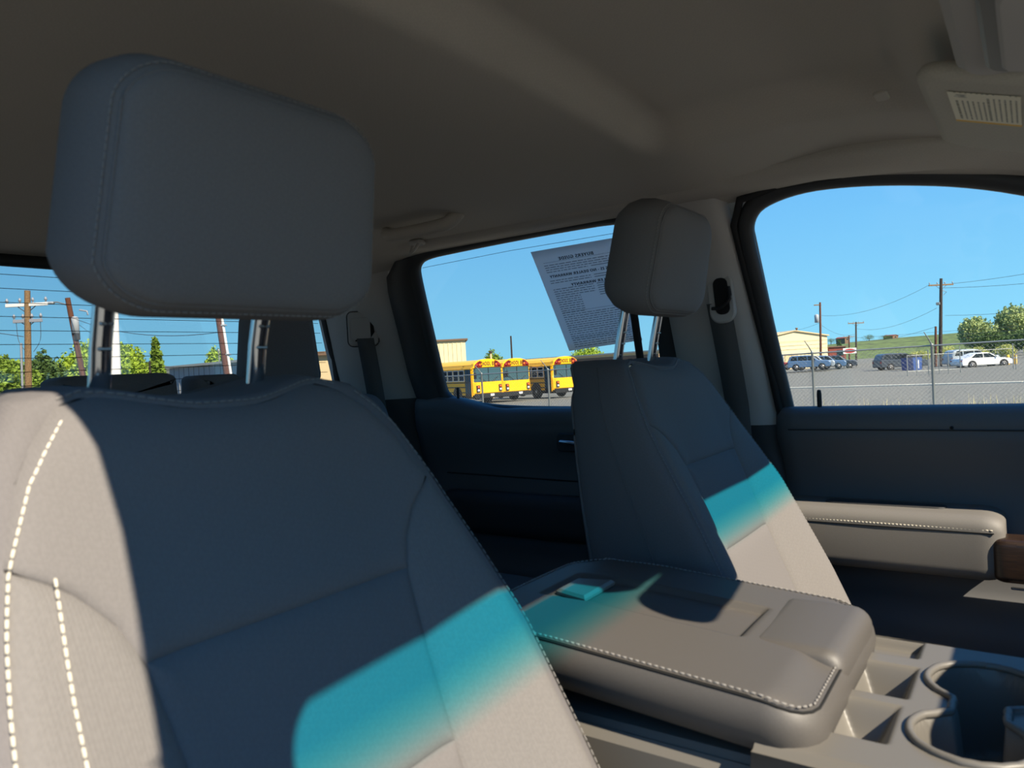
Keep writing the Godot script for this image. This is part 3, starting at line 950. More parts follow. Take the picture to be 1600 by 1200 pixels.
func seat(cx: float, s: float, label: String) -> void:
	# s: +1 driver's side outboard is +x, -1 passenger's side outboard is -x
	var t := thing("front_seat", label, "car seat", Vector3(cx, 0.62, 0.2), 0, "front seats")
	var o := T(Vector3(0, -0.62, -0.2))
	var br := Node3D.new()
	br.name = "backrest"
	t.add_child(br, true)
	var top := func(x): return top_y(x)
	var pin := func(y): return inner_x(y)
	var nin := func(y): return -inner_x(y)
	var pse := func(y): return seam_x(y)
	var nse := func(y): return -seam_x(y)
	part("upper_panel", pad(top, 1.356, nin, pin, 0.0055, 60, 30), M["seat cloth"], br, o)
	part("middle_panel", pad(func(_x): return 1.356, 1.236, nin, pin, 0.0055), M["seat cloth"], br, o)
	part("lower_panel", pad(func(_x): return 1.236, 0.985, nin, pin, 0.0055), M["seat cloth"], br, o)
	part("bolster", pad(func(_x): return 1.421, 0.985, pin, pse, 0.005, 24, 50), M["ribbed cloth"], br, o)
	part("bolster", pad(func(_x): return 1.421, 0.985, nse, nin, 0.005, 24, 50), M["ribbed cloth"], br, o)
	# cloth wrapped round the edge to the back
	var ol := []
	for k in 34: ol.append([-1.0, lerpf(0.985, 1.492, k / 33.0), 0.0])
	for k in range(1, 20): ol.append([0.0, 0.0, lerpf(-0.118, 0.118, k / 20.0)])
	for k in 34: ol.append([1.0, lerpf(1.492, 0.985, k / 33.0), 0.0])
	var rows := []; var front := []; var side_l := []; var side_r := []; var topl := []; var pipe := []
	for q in ol:
		var x: float; var y: float; var nx: float; var ny: float
		if q[0] != 0.0:
			y = q[1]; x = q[0] * seam_x(y)
			var bend := ss(1.40, 1.492, y)
			nx = q[0] * cos(bend * 0.9); ny = sin(bend * 0.9)
		else:
			x = q[2]; y = top_y(x); nx = x / 0.118 * 0.6; ny = sqrt(1 - nx * nx)
		var z := back_z(x, y) - 0.0025
		var zr: float = along(REAR, y)
		var p := PackedVector3Array()
		var k := 0.022 * (1.0 if q[0] != 0.0 else 0.45)
		for e in [[0.0, 0.0], [0.35, -0.002], [0.68, -0.010], [0.80, -0.022]]:
			p.append(Vector3(x + nx * k * e[0], y + ny * k * e[0], z + e[1] * (1.0 if q[0] != 0.0 else 0.5)))
		var zm := z - 0.022 * (1.0 if q[0] != 0.0 else 0.5)
		for e in ([[0.75, 0.75], [0.20, 0.45], [-0.45, 0.2], [-1.0, 0.06], [-1.5, 0.0]] if q[0] != 0.0 else [[1.0, 0.75], [1.05, 0.45], [1.0, 0.2], [0.8, 0.06], [0.3, 0.0]]):
			p.append(Vector3(x + nx * k * e[0], y + ny * k * e[0], lerpf(zr, zm, e[1])))
		rows.append(p)
		front.append(p[0] + Vector3(0, 0, 0.0012))
		pipe.append(p[7] + Vector3(nx * 0.001, 0, 0))
		if q[0] < 0: side_l.append(p[4].lerp(p[5], 0.3) + Vector3(-0.0005, 0, 0))
		if q[0] > 0: side_r.append(p[4].lerp(p[5], 0.3) + Vector3(0.0005, 0, 0))
		if q[0] == 0.0: topl.append(p[1] + Vector3(0, 0.0008, 0.0004))
	part("side_cloth", surf(rows, false, false, true), M["side cloth"], br, o)
	part("piping", tube(pipe, 0.0022, 6), M["side cloth"], br, o)
	part("seam", tube(side_l, 0.0010, 6), M["side cloth"], br, o)
	part("seam", tube(side_r, 0.0010, 6), M["side cloth"], br, o)
	var off := []
	for p in front: off.append(p + Vector3(0, 0, 0.0008))
	var sides := [[], []]
	for i in ol.size():
		var p: Vector3 = rows[i][1]
		if ol[i][0] < 0: sides[0].append(p + Vector3(-0.0008, 0, 0.0012))
		if ol[i][0] > 0: sides[1].append(p + Vector3(0.0008, 0, 0.0012))
	for sd in sides:
		if s > 0 or sd == sides[1]:
			part("stitching", stitches(sd, 0.0062, 0.0050, 0.0005), M["grey thread"], br, o)
	part("stitching", stitches(topl, 0.0062, 0.0048, 0.0006), M["grey thread"], br, o)
	# airbag seam on the outboard bolster
	var air := []
	for k in 30:
		var y := lerpf(1.412, 1.0, k / 29.0)
		var x := s * along([[1.412, 0.142], [1.36, 0.150], [1.30, 0.156], [1.0, 0.166]], y)
		air.append(Vector3(x, y, back_z(x, y) + 0.0035))
	if s < 0:
		var outer := []
		for k in 60:
			var y := lerpf(1.493, 1.0, k / 59.0)
			var x := -(seam_x(y) - 0.009 * ss(1.38, 1.495, y) + 0.001)
			outer.append(Vector3(x, y, back_z(x, y) + 0.0008))
		part("stitching", stitches(outer, 0.0062, 0.0050, 0.0009), M["thread"], br, o)
		part("stitching", stitches(air, 0.0062, 0.0050, 0.0009), M["thread"], br, o)
	# shell at the back
	rows = []
	for j in 21:
		var y := lerpf(0.985, 1.495, j / 20.0)
		var r := PackedVector3Array()
		for i in 17:
			var u := lerpf(-1, 1, i / 16.0)
			r.append(Vector3(u * (along(HALF, y) - 0.045), y, along(REAR, y) - 0.012 * (1 - u * u)))
		rows.append(r)
	part("back_shell", surf(rows, false, false, false), M["black plastic"], br, o)
	# cushion and its frame
	rows = []
	for k in 25:
		var z := lerpf(0.17, 0.66, 0.5 - 0.5 * cos(PI * k / 24.0))
		var e := clampf(minf(z - 0.17, 0.66 - z) / 0.05, 0, 1)
		var sh := sqrt(1.0 - pow(1.0 - e, 2.0))
		var r := PackedVector3Array()
		for p in rounded(0.215 + 0.025 * sh, 0.05 + 0.035 * sh, 0.04, 6):
			r.append(Vector3(p.x, 0.93 + p.y - (0.02 * (1 - pow(p.x / 0.24, 2)) if p.y > 0 else 0.0), z))
		rows.append(r)
	part("cushion", surf(rows, true, false, true, true), M["seat cloth"], t, o)
	part("seat_base", box(Vector3(0.44, 0.23, 0.44), 0.02, Vector3(0, 0.735, 0.40)), M["black plastic"], t, o)
	headrest(t, o, Vector3(0.016, 1.634, 0.148) if s < 0 else Vector3(0, 1.659, 0.150))

func headrest(t: Node3D, o: Transform3D, mid: Vector3) -> void:
	var h := Node3D.new()
	h.name = "headrest"
	t.add_child(h, true)
	# front face outline, then loops backwards; the pad leans forward
	var face := PackedVector2Array()
	var half := func(v): return (0.106 if mid.x > 0 else 0.102) + 0.007 * ss(0.0, 0.4, v) - 0.015 * ss(0.45, 1.0, v)
	for p in rounded(1.0, 1.0, 0.36, 10):
		var v: float = (p.y + 1) / 2
		face.append(Vector2(p.x * half.call(v), p.y * (0.0735 if mid.x > 0 else 0.077)))
	var lean := Transform3D(Basis(Vector3.RIGHT, deg_to_rad(12.0)), mid)
	var loops := [[0.0015, 0.0], [-0.003, -0.004], [-0.008, -0.014], [-0.011, -0.03], [-0.010, -0.05], [-0.004, -0.066], [0.008, -0.080], [0.026, -0.090], [0.05, -0.094]]
	var rows := []
	for l in loops:
		var r := PackedVector3Array()
		for p in inset(face, l[0]): r.append(o * lean * Vector3(p.x, p.y, l[1]))
		rows.append(r)
	part("side_band", surf(rows, true, false, false, true), M["headrest cloth"], h)
	rows = []
	for l in [[1.0, -0.0015], [0.985, 0.002], [0.95, 0.0045], [0.85, 0.0075], [0.65, 0.010], [0.35, 0.0115], [0.0, 0.012]]:
		var r := PackedVector3Array()
		for p in face: r.append(o * lean * Vector3(p.x * l[0], p.y * l[0], l[1]))
		rows.append(r)
	part("front_cover", surf(rows, true, false, true), M["headrest cloth"], h)
	var path := []
	for p in inset(face, -0.0042): path.append(o * lean * Vector3(p.x, p.y, -0.0038))
	path.append(path[0])
	part("stitching", stitches(path, 0.0052, 0.0040, 0.0005), M["grey thread"], h)
	path = []
	for p in inset(face, 0.0005): path.append(o * lean * Vector3(p.x, p.y, -0.0005))
	path.append(path[0])
	part("piping", tube(path, 0.0013, 6), M["headrest cloth"], h)
	for s in [-1.0, 1.0]:
		var post := part("post", tube([o * Vector3(0.063 * s, 1.47, 0.052), o * Vector3(0.063 * s, 1.54, 0.066), o * Vector3(0.063 * s, mid.y, 0.095)], 0.0072, 16), M["chrome"], h, Transform3D(), "chrome headrest post")
		for k in 3:
			part("notch", box(Vector3(0.010, 0.003, 0.003), 0.001), M["brushed metal"], post, T(o * Vector3(0.063 * s, 1.555 - 0.017 * k, 0.0765 - 0.0048 * k)))
		part("guide", lathe([[0.017, 0.0], [0.017, 0.008], [0.012, 0.013], [0.008, 0.014]], 18), M["black plastic"], h, T(o * Vector3(0.063 * s, 1.488, 0.060), 10, 0, 0))

# ------------------------------------------------------------------ console between the seats
const TRAY_Y := 1.203

func console() -> void:
	var c := thing("centre_console", "grey vinyl centre console with padded lid, trays and cup holders", "console", Vector3(0, 0.62, 0.35))
	var o := T(-c.position)
	# padded lid
	var lid := Node3D.new()
	lid.name = "lid"
	c.add_child(lid, true)
	var rows := []
	var nz := 90
	for k in nz + 1:
		var z := lerpf(0.085, 0.443, k / float(nz))
		var r := PackedVector3Array()
		for i in 111:
			var u := lerpf(-1, 1, i / 110.0)
			r.append(lid_top(u * 0.137, z))
		rows.append(r)
	part("top_cover", surf(rows, false, false, true), M["armrest vinyl"], lid, o)
	# rounded sides below the stitched seam
	var loop := lid_loop(0.0)
	var rows2 := []
	for l in [[0.0, 0.0], [-0.0045, -0.006], [-0.0065, -0.018], [-0.004, -0.032], [0.004, -0.045], [0.016, -0.050]]:
		var r := PackedVector3Array()
		var pl := inset(loop, l[0])
		for i in loop.size():
			var q := loop[i]
			r.append(Vector3(pl[i].x, lid_top(q.x, q.y).y + l[1] - 0.001, pl[i].y))
		rows2.append(r)
	part("side_cover", surf(rows2, true, false, true, true), M["armrest vinyl"], lid, o)
	var path := []; var seam := []
	var lp := inset(loop, 0.003); var sp := inset(loop, -0.0008)
	for i in loop.size():
		path.append(Vector3(lp[i].x, lid_top(lp[i].x, lp[i].y).y + 0.0008, lp[i].y))
		seam.append(Vector3(sp[i].x, lid_top(loop[i].x, loop[i].y).y - 0.0015, sp[i].y))
	path.append(path[0]); seam.append(seam[0])
	part("stitching", stitches(path, 0.006, 0.0042, 0.0009), M["grey thread"], lid, o)
	part("seam", tube(seam, 0.0012, 6), M["dark gap shade"], lid, o)
	# channel running down the middle of the lid, with the latch
	part("latch", prism(PackedVector2Array([Vector2(-0.036, -0.022), Vector2(0.036, -0.022), Vector2(0.024, 0.022), Vector2(-0.024, 0.022)]), 0.0, 0.009, 0.003), M["console plastic"], lid, T(Vector3(0.012, 1.2465, 0.160) - c.position, -90, 0, 0), "smooth grey plastic latch")
	part("front_tab", armrest_x(-0.038, 0.112, 0.356, 0.4480, 1.196, 1.2440, 0.018), M["armrest vinyl"], lid, o)
	# body below the lid
	var st := st_new()
	box_to(st, Vector3(0, 0.90, 0.24), Vector3(0.268, 0.56, 0.36), 0.012)
	part("bin", done(st), M["console plastic"], c, o)
	st = st_new()
	box_to(st, Vector3(0, 1.11, 0.245), Vector3(0.274, 0.13, 0.34), 0.008)
	part("side_panel", done(st), M["console plastic"], c, o)
	# front tray moulding with pockets and cup wells
	tray(c, o)
	st = st_new()
	box_to(st, Vector3(0, 0.865, 0.615), Vector3(0.268, 0.49, 0.36), 0.01)
	part("front_body", done(st), M["door vinyl"], c, o)

func lid_top(x: float, z: float) -> Vector3:
	var y := 1.2555 - 0.20 * x * x - 0.070 * maxf(0.0, z - 0.20) - 0.008 * ss(0.405, 0.445, z) - 0.004 * ss(0.14, 0.085, z)
	y -= 0.0075 * ss(0.047, 0.041, absf(x - 0.012)) * ss(0.128, 0.136, z) * (1.0 - ss(0.352, 0.357, z))
	# keep within the rounded outline
	var zz := z
	var e := maxf(0.0, absf(x) - 0.104) / 0.033
	var f := sqrt(clampf(1.0 - e * e, 0, 1))
	if z > 0.395: zz = lerpf(0.395, 0.410 + 0.033 * f, (z - 0.395) / 0.048)
	e = maxf(0.0, absf(x) - 0.095) / 0.042
	f = sqrt(clampf(1.0 - e * e, 0, 1))
	if z < 0.12: zz = lerpf(0.12, 0.127 - 0.042 * f, (0.12 - z) / 0.035)
	return Vector3(x, y, zz)

func lid_loop(_d: float) -> PackedVector2Array:
	var out := PackedVector2Array()
	for i in 25: out.append(Vector2(lerpf(-0.137, 0.137, 0.5 - 0.5 * cos(PI * i / 24.0)), 0.085))
	for k in range(1, 20): out.append(Vector2(0.137, lerpf(0.085, 0.443, k / 20.0)))
	for i in 25: out.append(Vector2(lerpf(0.137, -0.137, 0.5 - 0.5 * cos(PI * i / 24.0)), 0.443))
	for k in range(1, 20): out.append(Vector2(-0.137, lerpf(0.443, 0.085, k / 20.0)))
	var res := PackedVector2Array()
	for p in out:
		var q := lid_top(p.x, p.y)
		res.append(Vector2(q.x, q.z))
	return res

func armrest_x(x0: float, x1: float, z0: float, z1: float, y0: float, y1: float, r: float) -> ArrayMesh:
	# rounded bar lying across
	var rows := []
	for k in 25:
		var t := 0.5 - 0.5 * cos(PI * k / 24.0)
		var x := lerpf(x0, x1, t)
		var e := clampf(minf(x - x0, x1 - x) / (r * 0.8), 0, 1)
		var sh := sqrt(1.0 - pow(1.0 - e, 2.0))
		var rr := PackedVector3Array()
		for p in rounded((z1 - z0) / 2 - r * 0.5 * (1 - sh), (y1 - y0) / 2 - r * 0.5 * (1 - sh), r, 5):
			rr.append(Vector3(x, (y0 + y1) / 2 + p.y, (z0 + z1) / 2 + p.x))
		rows.append(rr)
	return surf(rows, true, false, false, true)

func tray(c: Node3D, o: Transform3D) -> void:
	# height of the moulding over x, z: pockets and cup wells sunk into it
	var x0 := -0.150; var x1 := 0.150; var z0 := 0.40; var z1 := 0.80
	var nx := 150; var nz := 190
	var rows := []
	for k in nz + 1:
		var z := lerpf(z0, z1, k / float(nz))
		var r := PackedVector3Array()
		for i in nx + 1:
			var x := lerpf(x0, x1, i / float(nx))
			r.append(Vector3(x, tray_y(x, z), z))
		rows.append(r)
	part("tray", surf(rows, false, false, true), M["console plastic"], c, o)
	# skirt
	var skirt := []
	for l in [[TRAY_Y - 0.004, 0.0], [TRAY_Y - 0.02, 0.004], [1.10, 0.002]]:
		var r := PackedVector3Array()
		for p in [Vector2(x0, z1), Vector2(x0, z0), Vector2(x1, z0), Vector2(x1, z1)]:
			r.append(Vector3(p.x + signf(p.x) * l[1], l[0], p.y))
		skirt.append(r)
	part("tray_skirt", surf(skirt, true, false, false), M["console plastic"], c, o)
	# raised rims round the two joined wells
	var rim := []
	for p in well_outline(): rim.append(Vector3(p.x, TRAY_Y + 0.001, p.y))
	rim.append(rim[0])
	part("cup_rim", tube(rim, 0.0035, 8), M["console plastic"], c, o)


func well_d(x: float, z: float) -> float:
	# signed distance to the joined wells, negative inside
	var p := Vector2(x, z)
	var a := p.distance_to(Vector2(-0.058, 0.542)) - 0.041
	var b := p.distance_to(Vector2(0.052, 0.549)) - 0.046
	var q := p - Vector2(-0.004, 0.545)
	var bar := maxf(absf(q.x) - 0.03, absf(q.y) - 0.018)
	return minf(minf(a, b), bar)

func well_outline() -> Array:
	var out := []
	var c := Vector2(-0.004, 0.545)
	for k in 96:
		var t := TAU * k / 96.0
		var d := Vector2(cos(t), sin(t))
		var r := 0.13
		while r > 0.0 and well_d(c.x + d.x * r, c.y + d.y * r) > 0.002: r -= 0.001
		out.append(c + d * r)
	return out

func tray_y(x: float, z: float) -> float:
	var y := TRAY_Y
	y -= 0.006 * ss(0.136, 0.150, absf(x))
	var d := well_d(x, z)
	y -= 0.085 * ss(0.001, -0.008, d)
	# pockets behind the wells
	for b in [[-0.060, 0.463, 0.036, 0.026, 0.030], [0.030, 0.466, 0.037, 0.026, 0.042]]:
		var e := maxf(absf(x - b[0]) - b[2], absf(z - b[1]) - b[3])
		y -= b[4] * ss(0.002, -0.020, e)
	# shallow step along the driver's edge
	var e2 := maxf(absf(x - 0.116) - 0.026, absf(z - 0.43) - 0.06)
	y -= 0.012 * ss(0.001, -0.008, e2)
	return y

# ------------------------------------------------------------------ rear bench
func rear_bench() -> void:
	var b := thing("rear_bench", "dark cloth rear bench seat below the back window", "bench seat", Vector3(0, 0.62, -0.72))
	var o := T(-b.position)
	for s in [[-0.17, 0.50], [0.505, 0.165]]:
		var rows := []
		for k in 25:
			var y := lerpf(0.98, 1.462, 0.5 - 0.5 * cos(PI * k / 24.0))
			var e := clampf(minf(y - 0.98, 1.462 - y) / 0.05, 0, 1)
			var sh := sqrt(1.0 - pow(1.0 - e, 2.0))
			var r := PackedVector3Array()
			for p in rounded(s[1] - 0.02 * (1 - sh), 0.035 + 0.03 * sh, 0.03, 6):
				r.append(Vector3(s[0] + p.x, y, lerpf(-0.70, -0.86, (y - 0.98) / 0.48) + p.y))
			rows.append(r)
		part("backrest", surf(rows, true, false, false, true), M["rear cloth"], b, o)
	part("cushion", box(Vector3(1.34, 0.14, 0.46), 0.04, Vector3(0, 0.97, -0.52)), M["rear cloth"], b, o)
	part("seat_base", box(Vector3(1.30, 0.28, 0.40), 0.02, Vector3(0, 0.765, -0.54)), M["black plastic"], b, o)
	# headrests: a low wide one, a small folded one and a tall one
	for h in [[-0.035, 1.497, 0.113, 0.040, 0.028], [0.165, 1.497, 0.050, 0.032, 0.02], [0.336, 1.582, 0.094, 0.086, 0.034]]:
		var rows := []
		var out := PackedVector2Array()
		for p in rounded(1.0, 1.0, 0.30, 7):
			out.append(Vector2(p.x * h[2] * lerpf(1.0, 0.78 if h[3] > 0.05 else 0.95, (p.y + 1) / 2), p.y * h[3]))
		for l in [[0.02, 0.05], [0.006, 0.046], [0.0, 0.034], [0.0, -0.02], [0.008, -0.034], [0.02, -0.04]]:
			var r := PackedVector3Array()
			for p in inset(out, minf(l[0], h[3] * 0.6)): r.append(Vector3(h[0] + p.x, h[1] + p.y, -0.80 + l[1]))
			rows.append(r)
		var hr := part("headrest", surf(rows, true, false, false, true), M["rear cloth"], b, o)
		if h[3] > 0.05:
			for s in [-0.04, 0.04]:
				part("post", tube([Vector3(h[0] + s, 1.44, -0.80), Vector3(h[0] + s, 1.56, -0.80)], 0.006, 10), M["chrome"], hr)

# ------------------------------------------------------------------ belts, hook, shading roll, visor, overhead console
func belt(path: Array, w: float, side_dir: Array) -> ArrayMesh:
	var rows := []
	for i in path.size():
		var p: Vector3 = path[i]
		var d: Vector3 = side_dir[i]
		var n := Vector3(0.0012, 0, 0)
		rows.append(PackedVector3Array([p - d * w / 2 - n, p + d * w / 2 - n, p + d * w / 2 + n, p - d * w / 2 + n]))
	return surf(rows, true, false, false, true)

func fittings() -> void:
	# driver's belt on the centre pillar
	var b := thing("seat_belt", "black seat belt hanging from the centre pillar behind the driver's headrest", "seat belt", Vector3(0.75, 1.62, 0.085))
	var o := T(-b.position)
	var gx := side_x(1.63) - 0.044
	part("guide_bezel", prism(rounded(0.026, 0.050, 0.022, 6), -0.004, 0.007, 0.003), M["pillar plastic"], b, T(Vector3(gx + 0.004, 1.625, 0.092) - b.position, 0, -90, 4))
	part("guide_slot", prism(rounded(0.014, 0.036, 0.012, 6), -0.001, 0.004, 0.001), M["dark gap shade"], b, T(Vector3(gx - 0.003, 1.628, 0.094) - b.position, 0, -90, 4))
	var path := []; var dirs := []
	for k in 11:
		var t := k / 10.0
		var y := lerpf(1.615, 1.10, t)
		path.append(Vector3(side_x(maxf(y, 1.38)) - 0.050 - 0.006 * sin(PI * t), y, 0.086 + 0.020 * t))
		dirs.append(Vector3(0.10, 0, 0.99).normalized())
	part("webbing", belt(path, 0.046, dirs), M["webbing"], b, o)
	part("guide_loop", tube(curve([Vector3(gx - 0.008, 1.645, 0.110), Vector3(gx - 0.012, 1.622, 0.113), Vector3(gx - 0.010, 1.606, 0.095), Vector3(gx - 0.008, 1.605, 0.075)], 12), 0.0035, 8), M["black rubber"], b, o)
	# rear belt on the rear pillar
	var r := thing("rear_seat_belt", "black seat belt coming out of the rear pillar beside the back window", "seat belt", Vector3(0.72, 1.63, -0.92))
	o = T(-r.position)
	var n := Vector3(-0.62, 0, 0.78).normalized()
	var ux := Vector3(0.78, 0, 0.62).normalized()
	var at := Vector3(0.690, 1.637, -0.891)
	part("guide_bezel", prism(rounded(0.040, 0.046, 0.014, 5), -0.006, 0.006, 0.003), M["pillar plastic"], r, Transform3D(Basis(ux, Vector3.UP, n), at - r.position))
	part("guide_cover", prism(rounded(0.026, 0.030, 0.008, 5), -0.001, 0.003, 0.001), M["pillar plastic"], r, Transform3D(Basis(ux, Vector3.UP, n), at + n * 0.006 - ux * 0.006 - r.position))
	part("guide_slot", prism(PackedVector2Array([Vector2(0.012, 0.034), Vector2(0.026, 0.030), Vector2(0.030, -0.01), Vector2(0.016, -0.030), Vector2(-0.022, -0.034), Vector2(-0.022, -0.028), Vector2(0.006, -0.020), Vector2(0.016, -0.004)]), 0.0, 0.0015), M["dark gap shade"], r, Transform3D(Basis(ux, Vector3.UP, n), at + n * 0.0072 - r.position))
	var rim := []
	for q in rounded(0.0415, 0.0475, 0.015, 5): rim.append(at + ux * q.x + Vector3.UP * q.y + n * 0.002)
	rim.append(rim[0])
	part("guide_gap", tube(rim, 0.0016, 6), M["black plastic"], r, o)
	path = []; dirs = []
	for k in 9:
		var t := k / 8.0
		path.append(at + n * (0.010 + 0.012 * sin(PI * t)) + Vector3(0, -0.026 - 0.26 * t, 0) + ux * (0.004 + 0.030 * t))
		dirs.append(ux)
	part("webbing", belt(path, 0.044, dirs), M["webbing"], r, o)
	# coat hook
	var h := thing("coat_hook", "small grey coat hook on the roof lining above the rear door", "hook", Vector3(0.605, 1.815, -0.60))
	part("hook_base", prism(rounded(0.020, 0.014, 0.010, 5), -0.004, 0.006, 0.003), M["pillar plastic"], h, T(Vector3(0, 0.006, 0), 100, 90, 0))
	part("hook_arm", tube(curve([Vector3(-0.004, 0.004, 0.010), Vector3(-0.016, -0.012, 0.008), Vector3(-0.018, -0.020, -0.004), Vector3(-0.006, -0.016, -0.016), Vector3(0.002, 0.002, -0.014)], 14), 0.004, 8), M["pillar plastic"], h)
	# added roll, stands in for dark shading of the lining above the rear door
	var g := thing("shading_roll", "rounded roll added on the roof lining by the rear door for dark shading", "shading", Vector3(0.50, 1.835, -0.50))
	part("roll_body", tube(curve([Vector3(0.02, 0.012, 0.10), Vector3(-0.004, -0.012, 0.085), Vector3(-0.008, -0.016, 0.0), Vector3(-0.004, -0.012, -0.085), Vector3(0.02, 0.010, -0.10)], 16), 0.015, 12), M["headliner"], g)
	# sun visor, folded up, with its warning label
	var v := thing("sun_visor", "beige driver's sun visor folded up, white warning label on it", "sun visor", Vector3(0.300, 1.763, 0.582))
	var rows := []
	var pl := PackedVector2Array()
	for p in rounded(0.165, 0.086, 0.035, 7): pl.append(p)
	for l in [[0.012, -0.010], [0.003, -0.007], [0.0, 0.0], [0.003, 0.007], [0.012, 0.010]]:
		var rr := PackedVector3Array()
		for p in inset(pl, l[0]): rr.append(Vector3(p.x, l[1], p.y))
		rows.append(rr)
	var vx := T(Vector3.ZERO, 19, 0, 0)
	part("visor_pad", surf(rows, true, false, false, true), M["visor cloth"], v, vx)
	var lab := part("warning_label", prism(rounded(0.058, 0.033, 0.001, 1), 0.0, 0.0006), label_mat(), v, vx * T(Vector3(-0.062, -0.0108, -0.022), 90, 0, 0), "white printed warning label with a yellow edge")
	part("yellow_edge", box(Vector3(0.007, 0.066, 0.0008), 0.0, Vector3(0.0615, 0, 0.0004)), M["bollard yellow"], lab)
	# overhead console in the middle of the roof
	var oc := thing("overhead_console", "grey overhead console with ribbed sunglasses door in the roof", "overhead console", Vector3(0.004, 1.777, 0.656))
	part("upper_body", prism(rounded(0.115, 0.100, 0.04, 8), -0.045, -0.005, 0.004), M["pillar plastic"], oc, T(Vector3.ZERO, 90, 0, 0))
	part("bezel", prism(rounded(0.135, 0.115, 0.045, 8), -0.012, 0.016, 0.008), M["pillar plastic"], oc, T(Vector3.ZERO, 90, 0, 0))
	part("inner_step", prism(rounded(0.112, 0.092, 0.034, 8), -0.004, 0.004, 0.003), M["console plastic"], oc, T(Vector3(0, -0.018, 0), 90, 0, 0))
	var dr := part("glasses_door", prism(rounded(0.100, 0.080, 0.026, 8), -0.004, 0.005, 0.003), M["pillar plastic"], oc, T(Vector3(0, -0.023, 0), 90, 0, 0))
	for k in 3:
		part("rib", box(Vector3(0.010, 0.090, 0.006), 0.002, Vector3(-0.03 + 0.035 * k, 0.0, 0.006)), M["pillar plastic"], dr)

func label_mat() -> StandardMaterial3D:
	var im := Image.create(240, 160, false, Image.FORMAT_RGB8)
	im.fill(Color(0.95, 0.92, 0.82))
	var r := RandomNumberGenerator.new(); r.seed = 21
	var grey := Color(0.55, 0.54, 0.47)
	for k in 5: im.fill_rect(Rect2i(12 + k * 5, 118 + (k % 2) * 4, 3, 24 - (k % 3) * 5), Color(0.45, 0.45, 0.41))
	for k in 12:
		var y := 8 + k * 12
		var x := 30 if k < 6 else 62
		while x < 226:
			var l := r.randi_range(6, 18)
			im.fill_rect(Rect2i(x, y, mini(l, 226 - x), 6 if k in [5, 11] else 4), grey)
			x += l + 3
	var m := mat("visor label", Color.WHITE, 0.7)
	m.albedo_texture = tex(im)
	m.uv1_triplanar = true
	m.uv1_scale = Vector3(1.0 / 0.116, 1.0 / 0.066, 1.0 / 0.116)
	m.uv1_offset = Vector3(0.5, 0.5, 0.5)
	return m

